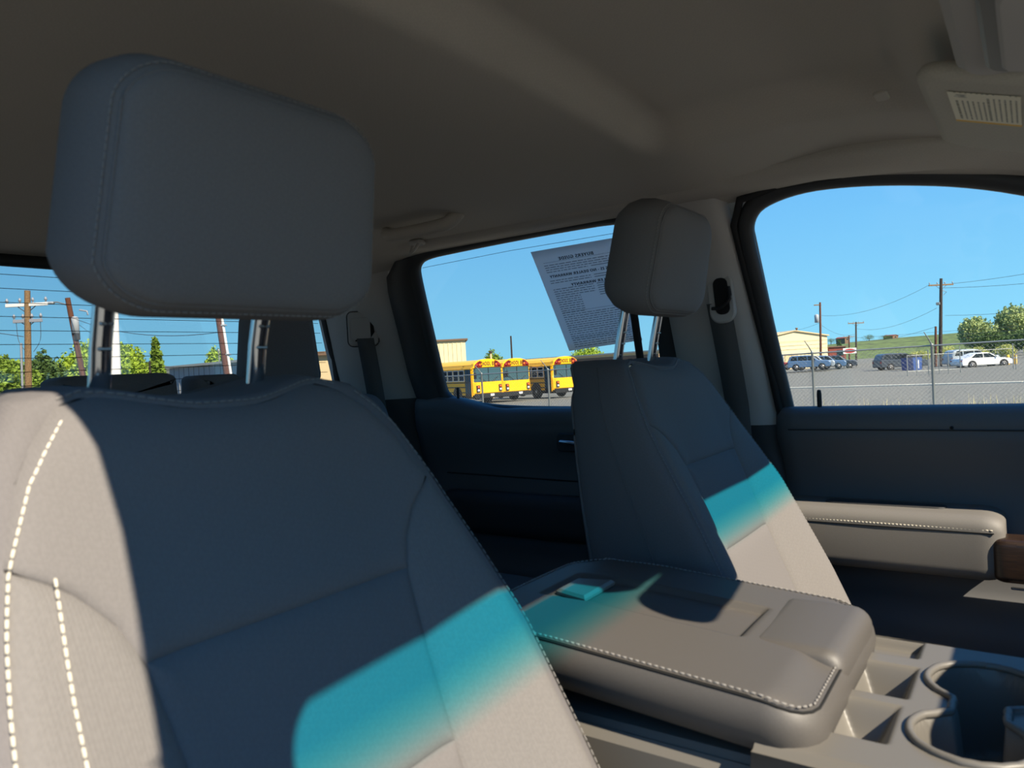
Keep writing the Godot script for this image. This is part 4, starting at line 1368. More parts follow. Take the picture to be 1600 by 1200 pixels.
func buyers_paper() -> void:
	# stuck inside the rear side window, print facing out: it shows through mirrored
	var c := []
	for q in [[-0.340, 1.772], [-0.128, 1.7735], [-0.110, 1.555], [-0.300, 1.542]]: c.append(Vector2(q[0], q[1]))
	var p := thing("buyers_guide", "white printed notice sheet taped inside the rear side window, text reversed", "paper", Vector3(side_x(1.66) - 0.012, 1.54, -0.22))
	var at := func(u: float, v: float, off: float) -> Vector3:
		# u across from rear to front, v down
		var a: Vector2 = PAPER[0].lerp(PAPER[1], u); var b: Vector2 = PAPER[3].lerp(PAPER[2], u)
		var q := a.lerp(b, v)
		return Vector3(side_x(q.y) - 0.010 - off, q.y, q.x) - p.position
	var rows := []
	for j in 11:
		var r := PackedVector3Array()
		for i in 9: r.append(at.call(i / 8.0, j / 10.0, 0.0))
		rows.append(r)
	for j in range(10, -1, -1):
		var r := PackedVector3Array()
		for i in 9: r.append(at.call(i / 8.0, j / 10.0, 0.0005))
		rows.append(r)
	part("sheet", surf(rows, false, true, false), M["paper"], p)
	# ruled lines and small print
	var st := st_new(); var dark := st_new()
	var rg := RandomNumberGenerator.new(); rg.seed = 5
	var bar := func(s: SurfaceTool, u0: float, u1: float, v: float, h: float):
		var a = at.call(u0, v, 0.0009); var b = at.call(u1, v, 0.0009); var d = at.call(u1, v + h, 0.0009); var e = at.call(u0, v + h, 0.0009)
		tri(s, a, b, d); tri(s, a, d, e)
	for v in [0.125, 0.62, 0.755, 0.795, 0.875, 0.895]:
		dark = st_new()
		bar.call(dark, 0.10, 0.92, v, 0.0022)
		part("ruled_line", done(dark), M["grey ink"], p)
	var v := 0.15
	while v < 0.97:
		if not (v > 0.225 and v < 0.285) and not (v > 0.335 and v < 0.385):
			var u := 0.10
			var most := 0.9 if v > 0.64 or v < 0.2 else 0.62 if v < 0.46 else 0.42
			while u < most:
				var l := rg.randf_range(0.02, 0.075)
				bar.call(st, u, minf(u + l, most), v, 0.0062)
				u += l + 0.012
			if v > 0.2 and v < 0.5: bar.call(st, 0.66, rg.randf_range(0.75, 0.92), v, 0.006)
		v += 0.0215
	part("small_print", done(st), M["grey ink"], p).set_meta("kind", "stuff")
	for t in [["BUYERS GUIDE", 0.52, 0.105, 0.030, 0.42], ["AS IS - NO DEALER WARRANTY", 0.50, 0.262, 0.026, 0.74], ["DEALER WARRANTY", 0.62, 0.366, 0.026, 0.52]]:
		var tm := TextMesh.new()
		tm.text = t[0]
		var f := SystemFont.new(); f.font_names = PackedStringArray(["Droid Sans"]); f.font_weight = 700
		tm.font = f
		tm.font_size = 64
		tm.pixel_size = 0.001
		tm.depth = 0.0004
		var w: float = tm.get_aabb().size.x
		var a: Vector3 = at.call(t[1] - 0.1, t[2], 0.0011); var b: Vector3 = at.call(t[1] + 0.1, t[2], 0.0011)
		var c0: Vector3 = at.call(t[1], t[2], 0.0011)
		var up: Vector3 = (at.call(t[1], t[2] - 0.05, 0.0011) - at.call(t[1], t[2] + 0.05, 0.0011)).normalized()
		var ux := (a - b).normalized()
		var k: float = t[4] * PAPER[0].distance_to(PAPER[1]) / w
		var kh: float = t[3] * 0.23 / 0.046
		part("heading", tm, M["ink"], p, Transform3D(Basis(ux * k, up * kh, ux.cross(up).normalized()), c0))

const PAPER := [Vector2(-0.340, 1.772), Vector2(-0.128, 1.7735), Vector2(-0.110, 1.555), Vector2(-0.300, 1.542)]

# ------------------------------------------------------------------ outside
const ACROSS := Vector3(0.5763, 0, 0.8172)     # level direction across the view
const AWAY := Vector3(0.8172, 0, -0.5763)
const FACE := -0.9566                          # turn of things that stand square to the view

func gy(x: float, z: float) -> float:
	return -0.0135 * clampf(x, -60, 50) + 0.011 * clampf(z, -40, 40)

func on_ground(x: float, z: float) -> Vector3:
	return Vector3(x, gy(x, z), z)

func outside() -> void:
	var g := thing("ground", "grey asphalt and gravel lot sloping gently away from the truck", "ground", Vector3.ZERO, 0, "", "structure")
	var rows := []
	var xs := [-900.0, -300.0, -120.0, -60.0, -30.0, 0.0, 25.0, 50.0, 80.0, 120.0, 200.0, 420.0, 1500.0]
	var zs := [-2200.0, -900.0, -300.0, -120.0, -70.0, -40.0, -20.0, 0.0, 20.0, 40.0, 80.0, 300.0, 900.0]
	for z in zs:
		var r := PackedVector3Array()
		for x in xs: r.append(Vector3(x, gy(x, z), z))
		rows.append(r)
	part("asphalt", surf(rows), M["asphalt"], g)
	# verge along the fence and the pale kerb beyond it
	var st := st_new()
	for k in 24:
		var z := -30.0 + k * 1.6
		var w := 0.9 + 0.5 * sin(k * 1.7)
		box_to(st, Vector3(21.9, gy(21.9, z) + 0.01, z), Vector3(w, 0.03, 1.62))
	part("verge", done(st), M["dry verge"], g)
	var kerb := []
	for p in [[50.5, -20.0], [47.5, -12.0], [44.8, -5.0], [42.9, 0.2], [41.0, 6.0]]: kerb.append(on_ground(p[0], p[1]) + Vector3(0, 0.02, 0))
	st = st_new()
	for k in 4:
		var a: Vector3 = kerb[k]; var b: Vector3 = kerb[k + 1]
		box_to(st, Vector3.ZERO, Vector3(0.34, 0.10, a.distance_to(b)), 0.02, Transform3D(Basis.looking_at(b - a), (a + b) / 2))
	part("kerb", done(st), M["kerb concrete"], g, Transform3D(), "pale concrete kerb line")
	fence()
	buses()
	cars()
	buildings()
	poles()
	hills()
	trees()
	street_things()

func chain_mesh(w: float, h: float) -> ArrayMesh:
	# woven wire: straight diagonals both ways, alternately in front
	var st := st_new()
	var step := 0.11
	for dirn: float in [1.0, -1.0]:
		var k := -h
		while k < w + h:
			var x0 := k; var x1 := k + h * dirn
			var y0 := 0.0; var y1 := h
			# clip to the panel
			var t0 := 0.0; var t1 := 1.0
			var dx := x1 - x0
			for lim: float in [0.0, w]:
				var t := (lim - x0) / dx
				if (lim == 0.0) == (dx > 0): t0 = maxf(t0, t)
				else: t1 = minf(t1, t)
			if t1 - t0 > 0.01:
				var z := 0.003 * dirn
				tube_to(st, [Vector3(x0 + dx * t0, h * t0, z), Vector3(x0 + dx * t1, h * t1, z)], 0.0026, 3, false)
			k += step
	return done(st)

func fence() -> void:
	var f := thing("chain_link_fence", "galvanised chain link fence with angled barbed wire arms beside the lot", "fence", on_ground(21.9, -10.0))
	var o := f.position
	var w := 3.05; var h := 1.72
	var mesh := chain_mesh(w, h)
	var post := lathe([[0.036, 0.0], [0.036, 1.80], [0.042, 1.81], [0.042, 1.84], [0.0, 1.87]], 12)
	var arm := tube([Vector3(0, 1.82, 0), Vector3(-0.12, 2.0, 0), Vector3(-0.26, 2.17, 0)], [0.020, 0.016, 0.012], 6)
	var zs := []
	for k in 9: zs.append(4.5 - 3.05 * k)
	for k in zs.size():
		var p := on_ground(21.9, zs[k])
		var q := part("post", post, M["galvanised"], f, T(p - o))
		part("barb_arm", arm, M["galvanised"], q, T(Vector3.ZERO, 0, -35, 0))
		if k < zs.size() - 1:
			var b := on_ground(21.9, zs[k + 1])
			var dz := Vector3(0, b.y - p.y, -w)
			var m := part("chain_link", mesh, M["galvanised"], f, Transform3D(Basis(dz / w, Vector3.UP, Vector3.LEFT), p - o + Vector3(0, 0.06, 0)))
			m.set_meta("kind", "stuff")
			part("top_rail", tube([p - o + Vector3(0, 1.80, 0), b - o + Vector3(0, 1.80, 0)], 0.021, 8), M["galvanised"], f)
			for e in 3:
				var off := Vector3(-0.09 - 0.075 * e, 1.95 + 0.10 * e, 0)
				part("barbed_wire", tube([p - o + off, b - o + off], 0.0028, 4), M["wire"], f)

func text_mesh(s: String, height: float, bold := true) -> TextMesh:
	var tm := TextMesh.new()
	tm.text = s
	var f := SystemFont.new(); f.font_names = PackedStringArray(["Droid Sans"])
	if bold: f.font_weight = 700
	tm.font = f
	tm.font_size = 64
	tm.pixel_size = height / 46.0
	tm.depth = 0.02
	return tm

func wheel(parent: Node, r: float, w: float, at: Vector3, s: float) -> void:
	# axle along x
	var turn := Basis(Vector3(0, 0, 1), -PI / 2 * s)
	var t := part("wheel", lathe([[r * 0.62, -w / 2], [r * 0.93, -w / 2], [r, -w * 0.34], [r, w * 0.34], [r * 0.93, w / 2], [r * 0.62, w / 2], [r * 0.58, w * 0.36]], 22), M["tyre"], parent, Transform3D(turn, at))
	part("rim", lathe([[r * 0.60, w * 0.30], [r * 0.60, w * 0.40], [r * 0.50, w * 0.33], [r * 0.22, w * 0.36], [r * 0.20, w * 0.48], [0.0, w * 0.49]], 16), M["wheel rim"], t)

func bus(label: String, at: Vector3, turn: float) -> void:
	# origin under the middle of the front face, nose towards +z, right side of the bus at -x
	var b := thing("school_bus", label, "school bus", at, turn, "parked school buses")
	var hw := 1.22; var ln := 9.5
	var st := st_new()
	# body section: rounded roof
	var sec := PackedVector2Array([Vector2(-hw, 0.62), Vector2(hw, 0.62), Vector2(hw, 2.25)])
	for k in 9:
		var t := PI * k / 8.0
		sec.append(Vector2(hw * cos(t) * (1.0 - 0.03 * sin(t)), 2.45 + 0.58 * pow(sin(t), 0.8)))
	sec.append(Vector2(-hw, 2.25))
	prism_to(st, sec, -ln, -0.12, 0.04)
	part("body", done(st), M["bus yellow"], b)
	# rounded nose panel below the windscreen
	st = st_new()
	var nose := PackedVector2Array([Vector2(-hw, -0.5), Vector2(-hw, -0.14), Vector2(-hw * 0.82, 0.02), Vector2(0, 0.08), Vector2(hw * 0.82, 0.02), Vector2(hw, -0.14), Vector2(hw, -0.5)])
	prism_to(st, nose, -1.50, -0.72, 0.03, T(Vector3.ZERO, 90, 0, 0))
	part("nose_panel", done(st), M["bus yellow"], b)
	st = st_new()
	var glass := PackedVector2Array([Vector2(-hw * 0.99, -0.5), Vector2(-hw * 0.99, -0.16), Vector2(-hw * 0.80, -0.04), Vector2(0, 0.0), Vector2(hw * 0.80, -0.04), Vector2(hw * 0.99, -0.16), Vector2(hw * 0.99, -0.5)])
	prism_to(st, glass, -2.46, -1.50, 0.02, T(Vector3.ZERO, 90, 0, 0))
	var ws := part("windscreen", done(st), M["bus glass"], b)
	for x in [-hw * 0.97, 0.0, hw * 0.97]:
		part("windscreen_post", box(Vector3(0.05, 0.96, 0.05), 0.01, Vector3(x, 1.98, 0.0 if x == 0.0 else -0.17)), M["bus black"], ws)
	for s in [-1.0, 1.0]:
		part("wiper", tube([Vector3(s * 0.25, 1.52, 0.06), Vector3(s * 0.75, 1.85, 0.03)], 0.015, 5), M["bus black"], ws)
	# cap with warning lamps and lettering
	st = st_new()
	var cap := PackedVector2Array([Vector2(-hw, 2.44), Vector2(hw, 2.44)])
	for k in 9:
		var t := PI * k / 8.0
		cap.append(Vector2(hw * cos(t) * 0.98, 2.48 + 0.60 * pow(sin(t), 0.75)))
	prism_to(st, cap, -0.40, -0.03, 0.05)
	part("front_cap", done(st), M["bus yellow"], b)
	for s in [-1.0, 1.0]:
		var hood := part("lamp_board", prism(PackedVector2Array([Vector2(s * 0.52, 2.50), Vector2(s * 1.10, 2.50), Vector2(s * 1.05, 2.70), Vector2(s * 0.80, 2.90), Vector2(s * 0.58, 2.97)]), -0.05, 0.02, 0.008), M["signal red"], b)
		part("warning_lamp", lathe([[0.11, 0.0], [0.11, 0.03], [0.0, 0.05]], 14), M["signal red"], hood, T(Vector3(s * 0.90, 2.64, 0.01), 90, 0, 0))
		part("warning_lamp", lathe([[0.10, 0.0], [0.10, 0.03], [0.0, 0.05]], 14), M["amber"], hood, T(Vector3(s * 0.66, 2.66, 0.01), 90, 0, 0))
	var sg := part("name_board", box(Vector3(1.0, 0.44, 0.05), 0.01, Vector3(0, 2.74, 0.0)), M["bus yellow"], b)
	part("lettering", text_mesh("SCHOOL BUS", 0.21), M["bus black"], sg, Transform3D(Basis.from_scale(Vector3(0.86, 1.35, 1)), Vector3(0, 2.74, 0.03)))
	# lamps, bumper, plate
	for s in [-1.0, 1.0]:
		var lp := part("lamp_housing", prism(rounded(0.13, 0.24, 0.05, 4), -0.02, 0.05, 0.01), M["bus black"], b, T(Vector3(s * 0.90, 1.05, 0.03)))
		part("turn_lamp", lathe([[0.09, 0.0], [0.09, 0.03], [0.0, 0.045]], 14), M["amber"], lp, T(Vector3(0, 0.11, 0.04), 90, 0, 0))
		part("head_lamp", lathe([[0.09, 0.0], [0.09, 0.03], [0.0, 0.045]], 14), M["lamp glass"], lp, T(Vector3(0, -0.11, 0.04), 90, 0, 0))
		part("mirror_arm", tube([Vector3(s * 1.1, 2.45, 0.0), Vector3(s * 1.32, 2.35, 0.35), Vector3(s * 1.30, 2.0, 0.35)], 0.02, 6), M["bus black"], b)
		part("mirror", box(Vector3(0.20, 0.42, 0.10), 0.03, Vector3(s * 1.30, 1.95, 0.35)), M["bus black"], b)
	part("bumper", box(Vector3(2.44, 0.30, 0.16), 0.03, Vector3(0, 0.55, 0.06)), M["bus black"], b)
	part("number_plate", box(Vector3(0.30, 0.15, 0.02), 0.0, Vector3(0.15, 0.60, 0.15)), M["sign white"], b)
	part("underframe", box(Vector3(2.1, 0.25, ln - 0.6), 0.02, Vector3(0, 0.50, -ln / 2)), M["bus black"], b)
	# right side: door, then windows; left side windows
	var door := part("entry_door", box(Vector3(0.03, 1.90, 0.80), 0.005, Vector3(-hw - 0.005, 1.50, -0.72)), M["bus black"], b)
	for z in [-0.53, -0.91]:
		part("door_pane", box(Vector3(0.02, 0.82, 0.28), 0.005, Vector3(-hw - 0.02, 1.98, z)), M["bus glass"], door)
		part("door_pane", box(Vector3(0.02, 0.70, 0.28), 0.005, Vector3(-hw - 0.02, 1.10, z)), M["bus glass"], door)
	part("door_post", box(Vector3(0.05, 1.95, 0.07), 0.005, Vector3(-hw - 0.02, 1.50, -0.27)), M["bus yellow"], b)
	for s in [-1.0, 1.0]:
		for k in 10:
			var z := -1.55 - 0.78 * k
			var fr := part("window_frame", box(Vector3(0.03, 0.78, 0.68), 0.005, Vector3(s * (hw + 0.004), 1.98, z)), M["white paint"], b)
			for y in [1.80, 2.17]:
				part("window_pane", box(Vector3(0.02, 0.31, 0.58), 0.002, Vector3(s * (hw + 0.016), y, z)), M["dark glass"], fr)
		for y in [1.50, 1.18, 0.82]:
			part("rub_rail", box(Vector3(0.03, 0.07, ln - 1.4), 0.005, Vector3(s * (hw + 0.012), y, -ln / 2 - 0.45)), M["bus black"], b)
		part("wheel_arch", lathe([[0.62, -0.02], [0.62, 0.02]], 20), M["bus black"], b, Transform3D(Basis(Vector3(0, 0, 1), PI / 2), Vector3(s * (hw + 0.005), 0.60, -2.2)))
		wheel(b, 0.50, 0.28, Vector3(s * (hw - 0.10), 0.50, -2.2), s)
		wheel(b, 0.50, 0.28, Vector3(s * (hw - 0.10), 0.50, -7.3), s)
		part("roof_gutter", box(Vector3(0.05, 0.05, ln - 0.3), 0.01, Vector3(s * (hw + 0.01), 2.42, -ln / 2)), M["bus yellow"], b)
		part("marker_lamp", box(Vector3(0.04, 0.05, 0.14), 0.01, Vector3(s * (hw - 0.02), 2.62, -1.3)), M["bus black"], b)

func buses() -> void:
	var th := deg_to_rad(-20.0)
	bus("yellow school bus at the end of the row, next to the cream metal shed", on_ground(39.6, -29.9), th)
	bus("yellow school bus standing between two other school buses", on_ground(42.3, -29.4), th)
	bus("yellow school bus set apart by a gap, in front of the long low roof", on_ground(46.3, -27.7), th)

func car(called: String, label: String, m: Material, at: Vector3, turn: float, kind: String, group := "") -> void:
	# nose towards +x, wheels on y = 0
	var suv := kind == "suv"
	var c := thing(called, label, "car", at, turn, group)
	var l := 2.35; var w := 0.92
	var body: PackedVector2Array; var cabin: PackedVector2Array; var win: Array
	if suv:
		body = PackedVector2Array([Vector2(-l, 0.45), Vector2(-l + 0.08, 0.34), Vector2(l - 0.15, 0.32), Vector2(l, 0.5), Vector2(l - 0.02, 0.86), Vector2(l - 0.2, 1.02), Vector2(0.95, 1.10), Vector2(-l + 0.03, 1.12)])
		cabin = PackedVector2Array([Vector2(-l + 0.05, 1.08), Vector2(1.05, 1.08), Vector2(0.35, 1.66), Vector2(-0.2, 1.74), Vector2(-1.75, 1.73), Vector2(-2.1, 1.60)])
		win = [[-2.05, -1.25, -1.30, -1.80], [-1.15, -0.15, -0.22, -1.15], [-0.05, 0.88, 0.32, -0.10]]
	else:
		body = PackedVector2Array([Vector2(-l, 0.45), Vector2(-l + 0.1, 0.30), Vector2(l - 0.15, 0.28), Vector2(l, 0.42), Vector2(l - 0.05, 0.66), Vector2(l - 0.35, 0.80), Vector2(1.0, 0.93), Vector2(-1.6, 0.98), Vector2(-l + 0.1, 0.93), Vector2(-l, 0.70)])
		cabin = PackedVector2Array([Vector2(-1.75, 0.95), Vector2(1.15, 0.90), Vector2(0.45, 1.30), Vector2(0.05, 1.42), Vector2(-0.55, 1.43), Vector2(-1.1, 1.30)])
		win = [[-1.45, -0.35, -0.38, -0.98], [-0.27, 0.85, 0.22, -0.30]]
	var ybot := 1.12 if suv else 0.97
	var ytop := 1.62 if suv else 1.34
	part("body", prism(body, -w, w, 0.06), m, c)
	var cab := part("cabin", prism(cabin, -w + 0.13, w - 0.13, 0.08), m, c)
	for s in [-1.0, 1.0]:
		for q in win:
			part("side_window", prism(PackedVector2Array([Vector2(q[0], ybot), Vector2(q[1], ybot), Vector2(q[2], ytop), Vector2(q[3], ytop)]), s * (w - 0.125) - 0.012, s * (w - 0.125) + 0.012), M["dark glass"], cab)
	var a: Vector2 = cabin[1]; var b: Vector2 = cabin[2]
	var nrm := Vector2(-(b - a).y, (b - a).x).normalized() * -1
	part("windscreen", prism(PackedVector2Array([a + nrm * 0.01, b + nrm * 0.01, b + nrm * 0.03, a + nrm * 0.03]), -w + 0.22, w - 0.22), M["dark glass"], cab)
	for s in [-1.0, 1.0]:
		for x in [-1.42, 1.42]:
			part("wheel_arch", lathe([[0.40, -0.012], [0.40, 0.012]], 18), M["bus black"], c, Transform3D(Basis(Vector3(1, 0, 0), PI / 2), Vector3(x, 0.36, s * (w + 0.001))))
			var t := part("wheel", lathe([[0.20, -0.10], [0.33, -0.10], [0.345, -0.06], [0.345, 0.06], [0.33, 0.10], [0.20, 0.10]], 18), M["tyre"], c, Transform3D(Basis(Vector3(1, 0, 0), PI / 2 * s), Vector3(x, 0.345, s * (w - 0.07))))
			part("rim", lathe([[0.22, 0.08], [0.22, 0.105], [0.09, 0.09], [0.08, 0.11], [0.0, 0.112]], 14), M["wheel rim"], t)
		part("head_lamp", box(Vector3(0.12, 0.14, 0.30), 0.02, Vector3(l - 0.08, 0.72 if suv else 0.60, s * (w - 0.2))), M["lamp glass"], c)
		part("tail_lamp", box(Vector3(0.08, 0.22 if suv else 0.14, 0.25), 0.02, Vector3(-l + 0.03, 0.85 if suv else 0.74, s * (w - 0.16))), M["signal red"], c)
		part("door_mirror", box(Vector3(0.12, 0.14, 0.20), 0.03, Vector3(0.75, ybot + 0.05, s * (w + 0.06))), m, c)
	part("grille", box(Vector3(0.04, 0.20, 0.8), 0.01, Vector3(l - 0.005, 0.60 if suv else 0.48, 0)), M["bus black"], c)
	part("bumper", box(Vector3(0.10, 0.16, 1.7), 0.03, Vector3(l - 0.04, 0.40, 0)), M["bus black"] if suv else m, c)

func cars() -> void:
	var row := FACE - 0.45
	car("sport_utility_car", "slate blue wagon at the end of the parked row, next to the red car", M["blue car"], Vector3(90.4, -0.66, -20.9), row, "suv", "wagons parked by the white building")
	car("sport_utility_car", "silver blue wagon parked between two darker blue wagons", M["silver car"], Vector3(94.0, -0.72, -21.2), row, "suv", "wagons parked by the white building")
	car("sport_utility_car", "blue wagon with chrome wheels under the small oval sign", M["blue car"], Vector3(97.6, -0.84, -20.6), row, "suv", "wagons parked by the white building")
	car("sport_utility_car", "dark blue wagon next to the short yellow post", M["dark car"], Vector3(101.2, -0.94, -20.0), row, "suv", "wagons parked by the white building")
	car("red_car", "dark red car half hidden beside the tan doors of the white building", M["red car"], Vector3(91.5, -0.55, -25.4), FACE, "sedan")
	car("white_sedan", "white sedan parked side on beyond the gate, near the yellow posts", M["white car"], Vector3(78.7, -0.86, -3.2), FACE, "sedan")
	car("white_wagon", "pale wagon parked behind the white sedan", M["silver car"], Vector3(85.0, -0.86, -4.4), FACE, "suv")
	car("grey_wagon", "dark grey wagon behind the blue bin and the gate", M["dark car"], Vector3(82.9, -0.88, -10.4), FACE, "suv")
	# behind the truck
	car("parked_truck", "white car with dark windscreen parked behind the pickup", M["white car"], on_ground(8.0, -24.6) + Vector3(0, 0.12, 0), -0.4, "suv")
	car("parked_car", "dark red and white car by the light wood utility pole", M["red car"], on_ground(11.0, -27.6) + Vector3(0, 0.20, 0), -0.5, "sedan")
	car("parked_sedan", "grey blue sedan in front of the white picket fence", M["blue car"], on_ground(13.4, -19.0) + Vector3(0, 0.25, 0), -1.2, "sedan")

func building(called: String, label: String, at: Vector3, turn: float, w: float, d: float, h: float, peak: float, wall: Material, roof: Material, ribs := 0.0) -> Node3D:
	# front face at z = 0 towards the viewer, running to +x; body behind it; gable over the front when peak > 0
	var b := thing(called, label, "building", at, turn)
	var prof := PackedVector2Array([Vector2(-w / 2, -1.5), Vector2(w / 2, -1.5), Vector2(w / 2, h), Vector2(0, h + peak), Vector2(-w / 2, h)])
	if peak == 0.0: prof = PackedVector2Array([Vector2(-w / 2, -1.5), Vector2(w / 2, -1.5), Vector2(w / 2, h), Vector2(-w / 2, h)])
	part("wall", prism(prof, -d, 0), wall, b)
	var st := st_new()
	for s in [-1.0, 1.0]:
		var a := Vector2(0, h + peak); var e := Vector2(s * (w / 2 + 0.25), h - 0.12 * (1.0 if peak > 0 else 0.0))
		var up := Vector2(0, 0.16)
		var q := PackedVector2Array([a, e, e + up, a + up])
		prism_to(st, q, -d - 0.2, 0.22)
	part("roof", done(st), roof, b)
	if ribs > 0.0:
		var x := -w / 2 + ribs
		var rib := box(Vector3(0.07, 1.0, 0.05), 0.0, Vector3(0, 0.5, 0))
		while x < w / 2:
			var top := h + peak * (1.0 - absf(x) / (w / 2)) + 0.0
			part("rib", rib, wall, b, Transform3D(Basis.from_scale(Vector3(1, top, 1)), Vector3(x, 0, 0.02)))
			x += ribs
	return b

func buildings() -> void:
	# white shop with a low gable, seen through the driver's window
	var b := building("white_building", "white gabled shop building with tan double doors behind the parked wagons", Vector3(113.4, -0.95, -28.2), FACE, 9.6, 12.0, 4.75, 0.85, M["cream siding"], M["tan siding"])
	for k in 6:
		part("siding_joint", box(Vector3(9.6, 0.04, 0.03), 0.0, Vector3(0, 1.0 + 0.62 * k, 0.01)), M["tan siding"], b)
	var dr := part("door", box(Vector3(0.95, 2.4, 0.08), 0.01, Vector3(-1.15, 1.1, 0.04)), M["tan siding"], b)
	part("door", box(Vector3(0.95, 2.4, 0.08), 0.01, Vector3(-0.15, 1.1, 0.04)), M["tan siding"], b)
	part("door_post", box(Vector3(0.08, 2.4, 0.10), 0.01, Vector3(-0.65, 1.1, 0.05)), M["brown trim"], b)
	var rd := part("roller_door", box(Vector3(2.2, 2.1, 0.08), 0.01, Vector3(-2.9, 1.2, 0.04)), M["grey siding"], b)
	for k in 5: part("slat", box(Vector3(2.1, 0.36, 0.04), 0.01, Vector3(-2.9, 0.42 + 0.41 * k, 0.09)), M["grey siding"], rd)
	part("vent", lathe([[0.12, 0.0], [0.12, 0.35], [0.2, 0.36], [0.2, 0.5], [0.0, 0.55]], 10), M["brown trim"], b, T(Vector3(0.9, 5.6, -1.5)))
	dr.set_meta("label", "tan double door")
	var br := building("brick_shed", "small brick red shed beside the white gabled shop", Vector3(121.5, -0.95, -24.0), FACE, 2.6, 3.0, 2.9, 0.0, M["brick red"], M["brown trim"])
	part("dark_window", box(Vector3(1.0, 0.8, 0.06), 0.0, Vector3(0.4, 2.0, 0.03)), M["dark glass"], br)
	# cream metal shed beyond the buses
	building("metal_shed", "cream ribbed metal shed behind the buses", Vector3(51.3, -1.1, -49.5), FACE + 0.10, 13.0, 12.0, 5.55, 0.0, M["cream siding"], M["brown trim"], 0.42)
	var lr := building("low_garage", "long low garage with pale roof behind the school buses", Vector3(72.6, -1.1, -41.3), -1.967, 25.0, 10.0, 3.45, 0.0, M["tan siding"], M["light roof"])
	part("dark_band", box(Vector3(25.0, 0.5, 0.1), 0.0, Vector3(0, 2.95, 0.05)), M["brown trim"], lr)
	# behind the truck
	var gb := building("grey_building", "long grey metal building with sloping pale roof edge behind the pickup", Vector3(29.1, -0.85, -44.2), -1.681, 18.0, 7.0, 3.72, 0.0, M["grey siding"], M["light roof"], 0.8)
	part("vent_pipe", lathe([[0.05, 0.0], [0.05, 1.2], [0.09, 1.25], [0.09, 1.4], [0.0, 1.45]], 8), M["galvanised"], gb, T(Vector3(-7.0, 3.6, -3.0)))
	building("tan_building", "tan stucco building with brown roof edge by the rear pillar", Vector3(19.2, -0.5, -24.2), -0.75, 2.6, 4.0, 2.95, 0.0, M["tan siding"], M["brown trim"])
	building("timber_shed", "low orange brown timber shed beneath the trees behind the pickup", Vector3(16.2, -0.75, -47.2), FACE, 3.4, 3.0, 2.0, 0.25, M["pole wood"], M["tan siding"])

func pole(label: String, base: Vector3, top: Vector3, r: float, m: Material, group := "utility poles") -> Node3D:
	var p := thing("utility_pole", label, "pole", base, 0, group)
	part("shaft", tube([Vector3.ZERO, (top - base) * 0.5, top - base], [r * 1.15, r, r * 0.85], 10), m, p)
	return p

func crossarm(p: Node3D, at: Vector3, half: float, m: Material, n := 2) -> void:
	var a := part("crossarm", box(Vector3(half * 2, 0.14, 0.12), 0.01), m, p, Transform3D(Basis(ACROSS, Vector3.UP, -AWAY), at))
	for k in n * 2:
		var x: float = lerpf(-half * 0.94, half * 0.94, k / float(n * 2 - 1))
		part("insulator", lathe([[0.03, 0.0], [0.03, 0.08], [0.07, 0.10], [0.05, 0.18], [0.02, 0.24], [0.0, 0.25]], 8), M["insulator"], a, T(Vector3(x, 0.07, 0)))
	for s in [-1.0, 1.0]:
		part("brace", tube([Vector3(s * half * 0.45, -0.05, 0.0), Vector3(0, -half * 0.40, 0.0)], 0.02, 5), M["wire"], a)

func wires(called: String, label: String, spans: Array, r: float) -> void:
	var w := thing(called, label, "cable", spans[0][0], 0, "overhead wires")
	for s in spans:
		var path := []
		for k in 13:
			var t := k / 12.0
			path.append(s[0].lerp(s[1], t) - Vector3(0, s[2] * 4.0 * t * (1.0 - t), 0) - spans[0][0])
		part("span", tube(path, r, 4, false), M["wire"], w)

